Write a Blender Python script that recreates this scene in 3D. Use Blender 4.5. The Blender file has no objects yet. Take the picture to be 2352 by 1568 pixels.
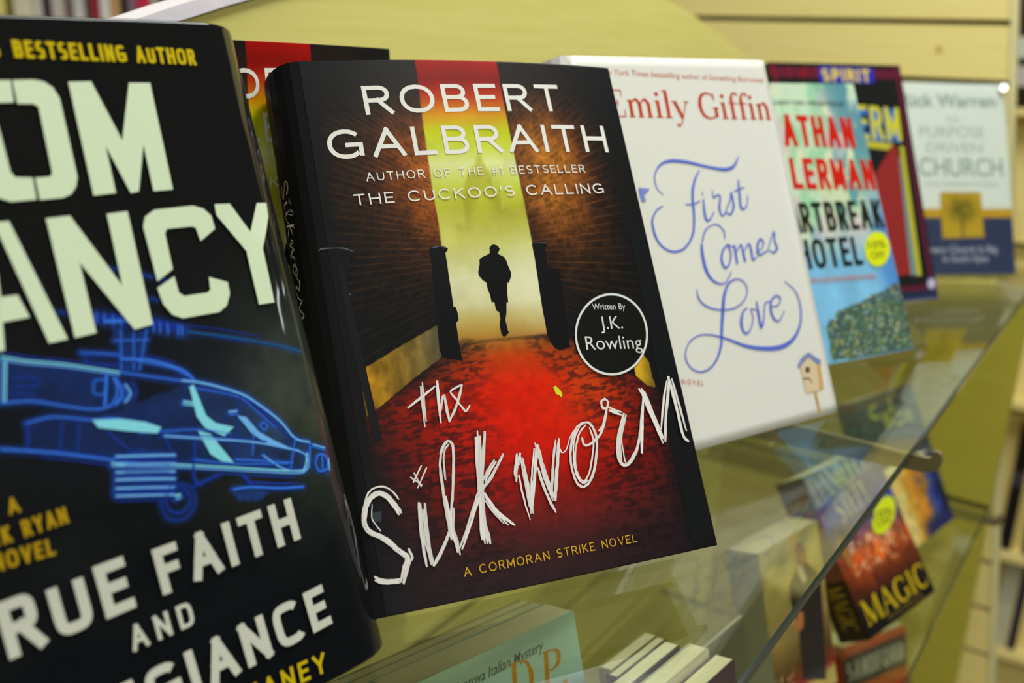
import bpy, math, random
import numpy as np
from mathutils import Matrix, Vector
from mathutils.geometry import tessellate_polygon

sc = bpy.context.scene
COL = sc.collection
random.seed(7)
rng = np.random.default_rng(11)

D = {
 'books': {'silk':[-0.04611,0.32461,0.42908,0.55229,0.15712,0.24085],'clancy':[-0.14778,0.19016,0.82128,0.37086,0.1638,0.2355],'fcl':[0.0762,0.47686,0.58609,0.41704,0.15802,0.22937],'kell':[0.19339,0.63738,0.52546,0.45285,0.135,0.21391],'spirit':[0.25684,0.80642,0.40797,0.41851,0.1518,0.22475],'warren':[0.38745,0.95583,0.18762,0.36835,0.14,0.20125],'magic':[0.30583,0.68843,0.73703,0.59427,0.11781,0.14313],'orange':[0.3991,0.83917,0.78727,0.52215,0.10606,0.07522],'man':[0.20321,0.5777,0.75745,0.2745,0.07978,0.1299],'italian':[-0.00927,0.32292,0.69553,0.30308,0.11125,0.20373],'sandford':[0.3488,0.78823,0.51471,0.26023,0.09084,0.10966],'box':[0.4013,0.8997,0.6626,0.5066,0.1109,0.1294]},
 'z': {'magic':-0.25,'orange':-0.25,'man':-0.25,'italian':-0.2644370326290815,'sandford':-0.45,'box':-0.25},
 'hand': [(1.63,[(30.1,90.8),(29.2,82.2),(28.7,71.6)]),(0.98,[(22.3,80.5),(29.0,84.4),(35.7,88.3)]),(1.22,[(36.9,90.5),(36.0,82.5),(35.3,72.4)]),(1.1,[(35.2,75.4),(37.2,81.1),(38.7,83.9),(38.8,79.7),(39.0,72.2)]),(1.1,[(39.1,72.5),(44.1,80.2),(47.4,87.4)]),(0.85,[(47.4,87.4),(44.6,86.5),(41.8,84.8),(43.7,81.5),(45.5,77.9),(47.0,75.9),(49.3,78.3)]),(0.72,[(12.6,44.1),(11.0,47.2),(8.0,49.9),(4.7,50.5),(1.7,49.4),(-0.4,46.9),(-1.5,43.2)]),(2.1,[(12.3,38.3),(10.7,41.9),(8.4,45.7),(5.4,47.9),(2.1,47.1),(-0.6,44.2),(-2.1,40.5),(-2.5,36.7),(-0.9,33.4),(2.7,31.1),(6.1,28.0),(9.4,24.0),(12.0,21.3),(12.0,19.7),(10.4,16.7),(8.4,11.6)]),(1.1,[(13.1,24.4),(14.1,20.9),(12.3,18.0),(8.9,11.0)]),(1.98,[(-2.4,15.6),(1.0,13.6),(5.8,12.7),(8.3,12.7)]),(0.66,[(0.1,44.6),(-2.4,41.1),(-3.0,36.2),(-1.0,32.6)]),(0.44,[(1.7,44.3),(0.8,38.4),(2.2,35.3),(3.5,32.9)]),(1.32,[(20.4,41.7),(19.5,31.7),(19.2,23.3),(19.4,15.8)]),(1.76,[(21.5,41.2),(20.5,28.7),(21.4,20.7),(21.7,16.2)]),(1.34,[(22.9,41.0),(21.8,29.6),(21.6,20.1),(22.3,16.1)]),(1.4,[(21.9,15.6),(25.2,19.4),(29.1,24.9),(31.6,28.9)]),(0.93,[(19.5,49.8),(24.1,56.3)]),(0.93,[(18.7,52.2),(23.0,48.1)]),(0.93,[(20.5,53.9),(22.6,47.6)]),(0.93,[(26.0,55.1),(20.8,47.3)]),(1.16,[(31.1,24.5),(31.1,35.3),(31.3,46.7),(31.8,55.3),(33.5,60.9),(36.3,64.3),(38.0,63.8),(38.5,60.7),(37.0,51.6),(34.3,40.4),(32.2,32.2),(32.1,24.9)]),(0.81,[(32.9,48.8),(33.7,56.8),(35.1,61.2),(37.3,63.3)]),(2.1,[(31.4,43.8),(31.5,36.3),(31.7,29.5),(31.9,23.8)]),(1.86,[(34.0,37.1),(32.3,29.4),(33.0,23.6),(33.2,17.9)]),(2.0,[(33.3,18.5),(38.5,27.1),(44.0,37.1),(47.8,44.0)]),(1.36,[(49.2,64.5),(47.6,52.9),(46.6,41.3),(45.3,32.8),(43.9,22.2)]),(1.98,[(50.8,67.0),(49.4,55.5),(46.7,38.4),(45.7,27.0),(45.3,20.2)]),(1.47,[(53.6,66.3),(50.7,55.3),(48.1,44.0),(46.5,29.7),(47.1,19.9)]),(2.45,[(50.8,61.3),(47.7,47.0),(46.1,38.5)]),(1.1,[(60.1,55.7),(55.2,49.9),(49.7,44.3),(45.7,39.7)]),(1.84,[(55.8,53.4),(51.9,49.3),(48.5,44.5)]),(1.23,[(58.4,53.6),(52.7,46.8),(49.6,43.7)]),(1.23,[(48.4,41.0),(50.5,36.0),(53.9,30.8),(59.1,25.5)]),(1.73,[(48.1,39.3),(51.1,32.7),(56.0,25.8)]),(1.08,[(66.0,54.9),(64.0,48.4),(63.1,45.3)]),(1.21,[(67.6,54.9),(64.5,48.3),(63.4,43.0)]),(1.96,[(66.0,53.5),(65.5,49.9)]),(1.86,[(67.6,54.2),(67.8,46.9),(68.1,37.3),(67.7,28.9)]),(0.78,[(64.9,45.9),(65.3,34.6),(66.3,26.4)]),(1.76,[(67.5,50.1),(67.5,40.6),(67.5,29.8)]),(1.47,[(67.9,30.6),(70.9,40.5),(74.2,51.4),(76.3,57.5)]),(0.78,[(74.2,56.0),(70.9,45.0),(68.8,36.3)]),(1.96,[(75.7,58.3),(76.1,52.9),(76.7,44.1),(77.9,37.1),(79.0,31.7)]),(1.18,[(74.2,47.7),(75.2,39.4),(76.8,32.8),(78.6,27.5)]),(1.96,[(75.9,52.1),(77.6,41.3),(78.7,34.7)]),(1.47,[(79.2,32.4),(81.6,41.1),(84.3,49.9),(86.8,58.6)]),(1.18,[(78.7,37.0),(82.3,50.2),(85.1,58.2)]),(0.51,[(86.2,54.8),(86.7,52.4),(88.9,53.0),(92.8,59.0),(94.9,61.1)]),(1.14,[(100.9,63.9),(96.7,62.3),(92.9,57.1),(90.5,49.9),(90.1,43.5),(91.2,38.2),(93.9,36.2),(97.5,38.2),(101.2,43.7),(104.2,51.8),(105.0,58.3),(103.3,62.9),(100.9,63.9)]),(0.82,[(101.1,62.7),(97.1,59.4),(93.9,53.2),(92.2,46.0),(92.6,40.8),(95.0,38.6),(98.7,43.2),(101.7,50.2),(103.3,55.7),(102.5,61.5)]),(0.72,[(98.9,63.4),(94.4,57.8),(91.8,48.8),(91.6,41.9),(93.8,37.8),(96.6,38.8)]),(1.08,[(98.0,57.4),(98.1,54.5),(100.1,53.8),(103.7,55.2),(107.6,58.0),(111.1,63.3),(113.0,67.9),(114.6,71.2),(113.4,73.0),(111.2,71.8),(111.4,69.1),(113.5,68.9)]),(0.96,[(106.8,59.1),(109.6,61.6),(112.1,66.6)]),(2.24,[(113.8,68.8),(117.5,66.7),(121.6,65.0)]),(1.51,[(121.7,65.5),(118.0,58.6),(114.8,51.3),(114.0,45.7),(115.5,42.9),(118.2,42.7),(122.6,46.4),(126.2,51.7),(129.0,58.2)]),(1.08,[(122.7,64.9),(118.3,56.6),(115.9,50.2),(115.1,44.6)]),(0.65,[(117.6,54.8),(116.9,45.3),(117.3,43.3)]),(1.35,[(126.5,46.4),(129.7,58.1),(132.6,67.7),(134.3,73.0)]),(0.9,[(126.5,51.7),(129.6,60.6),(132.1,67.7)]),(2.34,[(132.8,76.1),(134.5,72.4),(135.7,65.8),(137.7,57.7),(139.7,49.5)]),(1.99,[(134.8,73.9),(137.1,62.2),(139.4,53.0)]),(1.4,[(140.4,49.9),(143.8,61.4),(148.6,73.5),(150.7,79.9)]),(1.05,[(139.6,55.9),(144.6,68.9),(148.9,78.1)]),(1.59,[(150.1,80.0),(150.7,72.3),(151.0,62.1),(151.2,51.6),(153.6,48.3)]),(1.09,[(151.9,78.8),(152.7,68.0),(153.5,53.3)])],
 'nthe': 6,
 'text': {'silk': [('ROBERT', (26.2, 213.8), (124.4, 215.3), 14.12, (26.9, 227.9)), ('GALBRAITH', (7.0, 193.2), (145.8, 194.1), 14.01, (7.5, 207.2)), ('AUTHOR OF THE #1 BESTSELLER', (21.4, 182.2), (129.4, 183.1), 4.1, (21.3, 186.3)), ("THE CUCKOO'S CALLING", (14.6, 171.3), (137.6, 172.3), 5.16, (13.8, 176.4)), ('A CORMORAN STRIKE NOVEL', (33.9, 9.1), (114.7, 8.8), 3.6, (33.8, 12.7)), ('Written By', (117.2, 114.9), (135.0, 113.9), 2.91, (117.4, 117.8)), ('J.K.', (119.4, 105.3), (131.4, 104.8), 6.04, (120.1, 111.3)), ('Rowling', (109.6, 96.4), (139.6, 94.4), 6.3, (109.7, 102.7))], 'clancy': [('BESTSELLING AUTHOR', (77.4, 222.1), (136.8, 219.9), 5.61, (77.8, 227.7)), ('A', (43.5, 89.5), (46.6, 89.5), 4.6, (43.6, 94.1)), ('JACK RYAN', (30.4, 81.8), (58.4, 82.2), 5.0, (30.3, 86.8)), ('NOVEL', (36.0, 75.3), (52.7, 74.5), 5.0, (36.0, 80.3)), ('RUE', (34.0, 50.6), (71.0, 51.1), 16.33, (35.0, 66.9)), ('FAITH', (79.7, 51.2), (131.0, 51.6), 14.8, (79.7, 66.0)), ('AND', (66.7, 38.5), (87.3, 38.8), 7.71, (67.1, 46.2)), ('GIANCE', (67.7, 16.7), (134.9, 19.0), 14.6, (67.7, 31.3)), ('MANEY', (96.1, 5.9), (128.2, 4.3), 6.93, (96.7, 12.8))], 'fcl': [('New York Times bestselling author of Something Borrowed', (19.4, 218.9), (152.5, 214.3), 3.44, (19.9, 222.3)), ('Emily Giffin', (20.7, 194.0), (152.9, 190.0), 16.17, (22.2, 210.1)), ('A NOVEL', (28.2, 39.7), (50.5, 34.5), 2.94, (28.7, 42.6))], 'kell': [('ATHAN', (47.5, 164.6), (121.5, 160.9), 25.02, (48.6, 189.6)), ('LERMAN', (46.2, 131.7), (133.6, 126.8), 24.21, (46.7, 155.9)), ('RTBREAK', (46.5, 98.1), (133.1, 96.2), 22.91, (47.1, 121.0)), ('HOTEL', (36.6, 71.0), (101.0, 69.3), 22.51, (37.2, 93.5)), ('AN ALEX DELAWARE NOVEL', (42.3, 60.6), (110.7, 57.5), 3.91, (42.6, 64.5)), ('A NEW YORK TIMES BESTSELLER', (44.2, 197.1), (119.8, 195.7), 3.4, (44.3, 200.5)), ('10%', (109.5, 80.9), (129.0, 80.8), 5.5, (109.4, 86.4)), ('OFF', (109.9, 73.0), (125.4, 72.7), 5.21, (109.6, 78.2))], 'spirit': [('SPIRIT', (57.2, 207.7), (113.2, 207.6), 12.38, (58.6, 220.0)), ('ERM', (87.8, 153.8), (139.4, 150.8), 32.28, (85.6, 186.0))], 'warren': [('Rick Warren', (19.6, 175.9), (129.1, 177.1), 12.8, (19.9, 188.7)), ('PURPOSE', (38.4, 144.1), (114.0, 144.2), 11.0, (38.1, 155.1)), ('DRIVEN', (45.3, 128.2), (109.7, 128.0), 10.11, (44.9, 138.3)), ('CHURCH', (35.7, 103.4), (132.5, 103.1), 18.7, (35.9, 122.1)), ('WITHOUT COMPROMISING YOUR MESSAGE', (39.9, 92.5), (125.6, 92.5), 4.1, (39.7, 96.6)), ('Every Church Is Big', (38.3, 23.1), (120.1, 22.9), 6.8, (38.3, 29.9)), ("in God's Eyes", (56.5, 13.0), (108.8, 13.4), 6.8, (56.5, 19.8)), ('THE', (69.4, 159.8), (85.6, 160.0), 5.0, (69.2, 164.8))], 'magic': [('DANIELLE', (5.8, 114.5), (100.9, 126.1), 23.75, (8.5, 138.1)), ('STEEL', (27.7, 92.9), (84.6, 100.6), 20.01, (27.0, 112.9)), ('MAGIC', (6.2, 9.4), (114.6, 9.0), 19.92, (5.4, 29.3)), ('1 NEW YORK TIMES BESTSELLER', (32.9, 4.2), (96.9, 3.1), 2.41, (32.7, 6.6)), ('10%', (72.3, 81.3), (103.7, 79.0), 6.42, (72.8, 87.7)), ('OFF', (71.6, 74.6), (96.9, 72.8), 5.43, (72.8, 79.9))], 'sandford': [('SANDFORD', (5.1, 72.0), (86.3, 73.9), 19.3, (-0.4, 90.5))], 'italian': [('A Mantova Italian Mystery', (22.5, 190.0), (88.1, 191.4), 5.15, (21.8, 195.1)), ('D.P.', (63.1, 171.9), (100.9, 168.5), 20.32, (62.2, 192.2))], 'box': [('C.J.', (21.8, 103.5), (72.3, 107.5), 15.9, (22.1, 119.4)), ('BOX', (42.1, 90.9), (93.4, 89.1), 14.33, (44.0, 105.1))]},
 'clL': [[(91.3,214.4),(98.5,214.5),(103.7,195.0),(110.8,213.9),(118.0,213.8),(116.6,177.7),(109.8,177.7),(110.4,193.3),(104.9,178.1),(102.1,177.8),(97.9,193.6),(97.3,178.3),(90.1,178.1)],[(74.9,215.1),(81.0,215.2),(83.9,214.6),(86.2,212.7),(87.4,209.4),(86.6,184.3),(85.5,181.5),(83.4,179.2),(80.7,178.3),(73.8,178.3),(74.1,185.1),(78.4,185.1),(79.4,186.1),(80.4,206.6),(79.3,207.7),(74.5,207.9)],[(74.4,215.1),(67.2,215.0),(62.9,213.1),(61.2,208.9),(60.7,183.3),(62.4,180.0),(65.6,178.5),(72.9,178.5),(73.4,185.2),(68.5,185.7),(67.6,187.4),(67.6,207.7),(68.9,208.3),(73.6,208.3)],[(33.4,214.9),(56.8,215.0),(56.2,209.0),(46.4,209.0),(44.5,179.9),(39.0,180.1),(40.8,209.0),(33.0,209.2)],[(74.1,172.5),(81.3,172.6),(91.8,148.7),(92.7,171.9),(99.5,172.1),(98.3,134.9),(92.1,134.4),(80.6,157.9),(80.2,135.7),(73.5,135.4)],[(103.3,166.5),(104.7,169.6),(108.4,171.6),(122.2,171.6),(125.7,170.2),(127.9,167.5),(128.1,162.9),(121.7,159.4),(121.2,164.1),(119.9,164.7),(111.1,164.9),(110.0,163.5),(109.6,151.5),(103.4,148.3)],[(102.8,146.2),(109.5,149.1),(109.6,143.6),(111.1,142.1),(119.5,141.9),(120.8,142.6),(121.4,147.0),(127.8,144.2),(127.5,140.1),(125.3,136.4),(122.1,134.7),(108.7,135.0),(105.5,136.8),(103.4,140.7)],[(130.2,171.3),(136.0,171.0),(141.4,160.3),(147.0,170.3),(152.1,170.3),(151.2,165.2),(144.7,154.0),(144.0,134.4),(137.6,134.6),(137.9,153.9),(129.9,167.5)],[(59.3,173.0),(63.6,172.9),(71.4,135.4),(65.8,135.3)],[(55.4,151.1),(60.7,151.0),(62.4,143.9),(53.6,143.8)],[(57.3,173.2),(58.7,173.0),(56.2,152.1),(53.4,135.7),(47.8,135.8)],[(37.9,173.6),(42.4,173.7),(40.1,144.3),(47.4,144.1),(46.7,138.1),(35.5,138.6)]],
 'heli': [(4,0,[(51.7,132.9),(80.5,123.2),(82.2,116.7),(78.5,112.8),(48.8,121.2)]),(4,0,[(54.1,113.8),(72.6,110.2),(106.7,113.6),(122.1,106.3),(134.7,93.2),(143.7,82.9),(140.8,73.5),(99.4,86.6),(52.0,105.4)]),(0,0,[(86.0,137.0),(97.0,134.9),(95.3,128.4),(91.6,121.1),(84.8,122.6),(86.9,130.6),(84.6,131.5)]),(0,3.41,[(80.8,140.5),(87.7,138.8),(98.9,135.4),(109.4,130.8)]),(1,0.64,[(81.9,141.8),(81.3,138.8)]),(1,0.64,[(84.2,141.0),(83.6,138.0)]),(1,0.63,[(86.8,140.1),(86.2,137.0)]),(1,0.63,[(89.1,139.3),(88.5,136.2)]),(1,0.68,[(99.0,136.0),(98.4,132.7)]),(1,0.68,[(101.1,135.3),(100.4,132.0)]),(1,0.68,[(103.5,134.5),(102.9,131.1)]),(1,0.67,[(106.9,133.3),(106.2,129.9)]),(1,0.73,[(108.1,132.9),(107.5,129.5)]),(5,1.08,[(109.3,130.4),(120.7,126.8),(134.6,121.7),(151.7,115.0)]),(0,0.79,[(71.0,144.0),(80.2,141.3)]),(0,0.76,[(90.2,154.8),(106.8,148.4)]),(0,0.42,[(99.2,143.4),(102.7,142.3)]),(1,1.59,[(83.6,138.8),(91.6,137.2),(92.7,134.9)]),(1,0.56,[(88.0,135.0),(85.0,122.6)]),(1,0.51,[(92.0,134.2),(88.9,122.1)]),(1,0.51,[(96.4,134.2),(90.7,121.7)]),(1,0.51,[(85.2,132.2),(95.8,130.4)]),(1,0.56,[(74.3,130.7),(84.9,127.8),(86.9,125.9)]),(0,0.56,[(74.9,130.2),(76.1,127.0),(84.0,124.5)]),(2,1.68,[(51.9,133.8),(58.9,131.0),(68.6,127.9),(79.3,123.8),(84.2,121.8)]),(2,1.68,[(52.7,132.7),(49.7,121.3)]),(1,0.85,[(48.8,121.1),(57.3,119.6),(65.7,116.0),(73.9,112.9),(79.2,112.9),(82.2,116.7),(82.1,121.5)]),(1,0.52,[(76.1,121.5),(79.2,120.8),(78.2,116.9),(75.1,117.7),(76.1,121.5)]),(1,1.33,[(80.5,123.2),(77.3,113.1)]),(1,1.18,[(82.6,120.7),(83.5,115.7),(80.5,112.6)]),(1,1.7,[(84.7,118.1),(85.6,115.1),(83.3,112.9)]),(0,0.7,[(87.4,118.2),(87.6,114.7),(85.3,112.5)]),(0,0.61,[(53.8,127.4),(60.1,125.9),(59.2,123.5),(53.3,125.2)]),(0,0.61,[(51.1,123.5),(57.2,121.7),(57.4,120.1)]),(0,0.65,[(74.3,130.0),(85.6,126.9),(90.7,125.2)]),(1,1.26,[(85.4,126.3),(94.6,123.9),(104.2,118.6),(107.6,114.2)]),(1,0.7,[(90.5,124.5),(100.9,120.0),(105.8,116.0)]),(1,0.7,[(84.3,122.2),(93.3,118.8),(103.3,115.0)]),(2,1.13,[(103.3,115.2),(111.0,112.3),(122.1,106.3),(127.5,101.5),(134.7,93.2),(138.9,85.8),(144.5,82.7)]),(1,0.48,[(104.9,112.6),(121.0,105.4),(126.1,99.6),(132.4,91.4)]),(0,0.48,[(122.4,105.8),(116.9,90.4),(113.1,82.5)]),(0,0.51,[(126.7,101.7),(135.1,88.4),(135.1,82.2)]),(3,0,[(105.3,112.5),(106.9,112.9),(107.7,107.6),(108.5,101.9),(111.2,98.6),(117.1,95.7),(112.9,93.6),(107.1,98.1),(105.2,102.4)]),(3,1.85,[(101.8,108.0),(105.9,106.4)]),(3,0,[(104.4,97.9),(108.4,95.6),(111.1,89.8),(113.9,84.1),(110.0,85.7),(106.6,89.2)]),(2,0,[(119.3,99.1),(122.3,97.9),(125.6,91.8),(131.1,86.8),(138.5,81.2),(127.6,87.0),(123.0,91.7)]),(1,2.13,[(116.5,100.6),(119.7,100.1)]),(1,0.68,[(126.6,93.8),(128.5,94.4),(129.3,92.7),(127.7,91.6),(126.6,93.8)]),(1,0.61,[(124.0,92.2),(121.1,84.7)]),(2,0.99,[(92.5,99.4),(109.0,93.7),(123.8,88.4),(139.3,81.0)]),(1,0.5,[(85.4,102.3),(104.8,98.1),(115.4,93.8)]),(1,0.73,[(54.0,113.7),(61.9,113.6),(72.5,109.9),(80.1,108.3),(91.8,102.4)]),(3,0,[(72.5,109.9),(80.7,108.1),(88.2,105.1),(92.8,102.1),(91.0,100.6),(82.3,103.7),(73.7,107.1)]),(0,0.73,[(54.4,113.7),(52.7,105.8)]),(0,0.56,[(63.8,111.2),(61.2,103.4)]),(0,0.62,[(68.7,110.3),(65.8,101.4)]),(0,0.65,[(75.9,105.3),(81.9,96.8)]),(0,0.67,[(92.6,100.0),(94.0,94.0)]),(1,1.09,[(45.7,108.3),(59.4,103.3),(73.8,97.1),(86.1,91.7)]),(2,1.74,[(74.6,95.1),(92.7,89.4),(113.8,82.0),(135.5,74.3),(140.2,74.4),(142.6,79.3)]),(2,0.73,[(136.1,82.7),(141.5,78.8),(140.4,73.6),(131.7,76.6),(124.9,83.6)]),(1,0.61,[(100.1,89.3),(114.2,83.7),(133.8,77.9)]),(1,0.73,[(114.6,85.1),(135.6,77.7)]),(1,0,[(75.5,95.9),(83.5,97.7),(95.1,92.9),(92.0,79.7),(72.4,85.3)]),(2,1.14,[(76.5,97.2),(86.9,94.5),(95.0,92.3)]),(2,1.14,[(75.9,94.7),(86.2,91.9),(94.3,89.6)]),(2,1.14,[(75.3,92.5),(85.6,89.6),(93.6,87.3)]),(2,1.17,[(74.7,90.3),(85.0,87.4),(93.0,85.0)]),(2,1.07,[(74.1,87.7),(84.3,84.8),(92.3,82.4)]),(2,1.07,[(73.5,85.5),(83.7,82.5),(91.7,80.1)]),(0,0.86,[(75.9,96.0),(94.6,90.9)]),(0,0.8,[(74.7,91.5),(93.3,86.2)]),(0,0.86,[(73.5,86.7),(92.0,81.2)]),(0,1.06,[(102.3,94.5),(99.1,83.9),(100.8,80.4)]),(2,2.14,[(91.5,79.1),(93.3,79.2)]),(0,0.76,[(87.8,78.9),(90.8,82.2),(94.9,80.9),(96.0,76.9),(93.0,74.0),(89.0,75.3),(87.8,78.9)]),(0,0.46,[(86.3,78.7),(90.3,83.0),(95.9,82.0),(98.0,77.0),(93.9,71.9),(87.7,73.3),(86.3,78.7)]),(0,1.08,[(97.8,80.7),(108.1,81.8)]),(1,1.15,[(111.2,75.7),(118.1,74.3),(127.4,71.0),(137.4,68.3)]),(0,0,[(111.0,75.0),(121.0,72.6),(124.5,70.0),(118.4,69.3),(112.4,71.4)]),(0,1.55,[(115.5,79.6),(118.3,74.9)]),(1,0.87,[(144.6,75.1),(146.8,77.3),(149.9,76.4),(150.9,73.2),(148.3,71.2),(145.1,72.0),(144.6,75.1)]),(1,0.93,[(148.6,76.7),(147.0,71.6)]),(1,1.73,[(145.1,81.3),(151.1,78.4)]),(1,0.87,[(144.5,82.7),(141.5,74.0)]),(1,0.71,[(138.9,85.8),(134.2,76.2)]),(1,2.34,[(151.3,75.1),(150.0,70.7)])],
 'script': [([0.51,0.61,0.81,1.01,1.42,2.03,1.82,1.62,2.03,2.23,1.82,0.81],[(49.8,147.0),(46.2,150.3),(45.4,156.5),(48.2,161.7),(54.2,165.7),(62.6,166.7),(74.5,165.2),(86.3,162.4),(99.6,159.9),(106.1,159.9),(111.1,161.7),(116.5,167.2)]),([0.81,1.62,1.83,1.83,1.62,1.42],[(81.5,160.2),(76.1,154.1),(72.0,145.6),(70.1,134.0),(66.9,124.0),(62.0,117.6)]),([1.28,1.28,1.28,1.28,1.28,1.6,1.6,1.28,0.96,0.64],[(62.0,117.6),(55.6,114.0),(48.6,113.4),(43.2,115.4),(39.5,118.8),(37.3,124.1),(37.0,130.5),(38.3,134.2),(42.3,138.3),(47.5,140.5)]),([0.81,0.81,0.81],[(65.1,140.2),(71.8,140.1),(76.9,141.8)]),([1.01,1.83,1.83,1.01,0.81],[(80.0,142.8),(78.7,134.9),(79.0,130.2),(81.5,129.8),(86.5,134.4)]),([2.23,2.23],[(79.7,146.0),(80.5,145.9)]),([0.63,1.04,1.04,1.25,1.67,1.04,0.84],[(88.8,147.4),(88.4,143.1),(92.5,144.4),(93.8,142.6),(91.4,136.5),(92.2,131.6),(96.4,133.3)]),([0.88,1.1,1.1,1.55,1.77,1.1,0.88],[(95.3,133.0),(102.0,141.4),(103.7,145.4),(103.9,140.5),(103.1,135.7),(99.3,131.9),(96.2,133.3)]),([1.11,1.77,1.77,1.33,0.88,0.66],[(111.8,152.6),(110.3,143.3),(109.3,136.1),(111.0,134.3),(114.9,136.9),(117.1,142.9)]),([0.88,0.88],[(106.6,145.8),(115.5,147.9)]),([0.81,1.02,0.81,0.61,1.22,1.02],[(90.7,117.5),(91.1,122.1),(87.0,126.4),(80.5,126.1),(75.3,122.6),(71.8,116.8)]),([1.47,2.31,2.51,1.89,1.05,0.84,0.84],[(71.1,116.1),(70.2,109.7),(70.3,101.7),(73.0,95.0),(78.5,91.3),(84.3,91.7),(90.2,97.1)]),([0.72,1.44,1.81,1.44,1.08,1.44,1.08,0.72],[(92.5,114.2),(87.1,110.7),(84.4,104.8),(86.0,100.1),(90.2,102.4),(93.1,108.8),(91.6,113.7),(96.1,111.7)]),([1.63,1.63],[(97.3,113.2),(96.5,101.5)]),([0.72,1.08,1.81,1.81],[(97.4,108.4),(102.7,112.7),(103.3,108.4),(103.4,102.1)]),([0.74,1.11,1.86,1.48,0.74],[(104.0,108.3),(109.4,112.7),(110.4,108.5),(110.3,102.8),(114.2,104.6)]),([0.76,0.76,1.14,1.52,1.91,1.52,0.76],[(114.1,106.8),(119.7,109.1),(122.2,112.4),(120.2,114.8),(116.4,110.7),(116.3,105.3),(124.5,107.2)]),([0.76,1.14,1.52,1.91,1.14,0.76],[(124.0,106.7),(132.8,118.2),(132.2,112.1),(132.9,107.9),(129.0,105.5),(125.7,107.4)]),([0.59,0.99,1.19,0.99,0.89,0.89,0.89,0.89,0.89,0.89,1.39,2.18,2.38,2.18,1.78,1.39,0.99,0.89,0.89,0.89,0.79,0.79,0.79,0.99,1.39,1.98,2.58,2.97,2.38,1.78,1.39,1.19,0.89,0.59],[(60.4,90.0),(60.0,85.7),(62.7,81.0),(69.2,77.4),(77.3,75.6),(87.2,75.6),(96.1,79.4),(100.2,85.5),(98.2,90.6),(92.6,92.5),(85.9,90.4),(80.9,84.4),(77.0,75.2),(73.1,64.5),(70.0,55.4),(64.1,47.6),(56.5,43.2),(49.1,42.9),(43.0,46.9),(41.4,53.3),(45.4,59.7),(52.5,63.0),(59.9,63.2),(67.9,61.3),(77.7,57.5),(89.4,52.2),(103.1,48.6),(117.9,47.3),(129.5,50.2),(137.5,56.7),(141.7,64.6),(142.7,73.9),(140.0,81.0),(133.3,86.8)]),([0.87,1.3,2.16,1.73,1.08,0.87,0.87,0.87,0.65],[(97.0,74.4),(93.0,72.4),(90.0,67.1),(89.9,61.5),(92.7,59.5),(96.8,62.2),(100.1,67.5),(100.0,73.2),(104.2,71.9)]),([0.89,2.0,2.0,1.11,0.89,0.67],[(105.8,77.4),(105.4,70.1),(105.2,61.4),(108.9,66.3),(112.6,75.0),(117.6,76.0)]),([0.68,0.91,1.14,1.14,1.37,2.05,1.59,0.91,0.68],[(117.2,72.7),(123.1,72.8),(126.6,76.6),(123.7,78.7),(118.9,76.7),(116.4,71.2),(117.5,65.2),(121.7,63.4),(128.1,68.9)])],
 'bird': {'leaf':[(32.1,152.2),(40.5,151.0),(35.2,147.5),(35.8,144.0),(32.8,143.8),(32.0,148.0)],'roof':[(128.8,34.0),(134.4,38.6),(141.2,40.8),(150.9,33.9),(149.4,31.2),(145.6,33.0),(141.4,37.5),(138.1,36.7),(130.1,32.3)],'front':[(131.5,33.1),(140.3,37.7),(146.0,32.1),(143.5,16.0),(131.3,16.4)],'side':[(146.1,32.5),(149.5,31.6),(148.0,16.5),(142.8,16.0)],'hole':[(137.7,32.2),(139.1,31.3),(139.4,29.8),(138.3,28.5),(136.5,28.1),(135.0,29.0),(134.7,30.5),(135.9,31.8)],'perch':[(131.8,26.0),(137.1,25.3),(139.1,21.8),(138.1,21.8),(136.4,24.3),(131.6,24.7)],'pole':[(138.5,15.9),(140.9,15.8),(141.6,2.0),(139.1,2.1)]},
 'kell': {'hill':[(46.2,1.4),(48.2,27.2),(51.8,31.2),(58.1,32.2),(62.3,37.9),(72.3,38.6),(77.6,39.8),(84.2,40.9),(90.9,41.9),(99.7,45.6),(106.2,45.8),(115.8,47.6),(123.4,50.5),(132.1,52.9),(138.1,50.9),(135.9,0.3)],'stick':[(119.0,80.2),(105.3,81.3),(123.4,93.7)]},
 'spirit': {'label':[(54.5,222.0),(119.2,221.2),(117.2,206.8),(53.0,206.8)],'red':[(128.2,148.4),(132.2,142.0),(123.0,24.3),(70.4,23.7),(100.3,119.8)],'ybar':[(94.1,152.1),(128.2,148.4),(120.6,142.2),(92.7,145.5)],'ystripe':[(135.2,146.2),(140.3,145.3),(135.9,22.7),(130.0,22.3)],'bstripe':[(131.9,135.7),(134.0,135.7),(130.7,23.0),(122.9,23.5)],'oval':[(145.8,14.2),(140.0,14.6),(147.1,20.3)],'by':[13.3,9.2,6.4,1.6],'ty':[223.3,211.6,206.6]},
 'warren': {'ty':[69.3,59.7],'sq':[(58.4,85.3),(104.2,85.5),(105.5,39.1),(58.2,38.4)]},
 'magic': {'stick':[(89.2,81.8),(67.6,81.2),(100.0,95.2)],'blue':[(1.0,109.8),(111.3,118.1),(118.0,86.5),(108.7,70.4),(20.4,60.8),(-4.8,69.3)],'burst':[(32.4,52.8),(95.9,59.9),(115.3,53.6),(118.6,37.9),(77.3,37.5),(37.3,35.5),(22.4,44.6)]},
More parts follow.
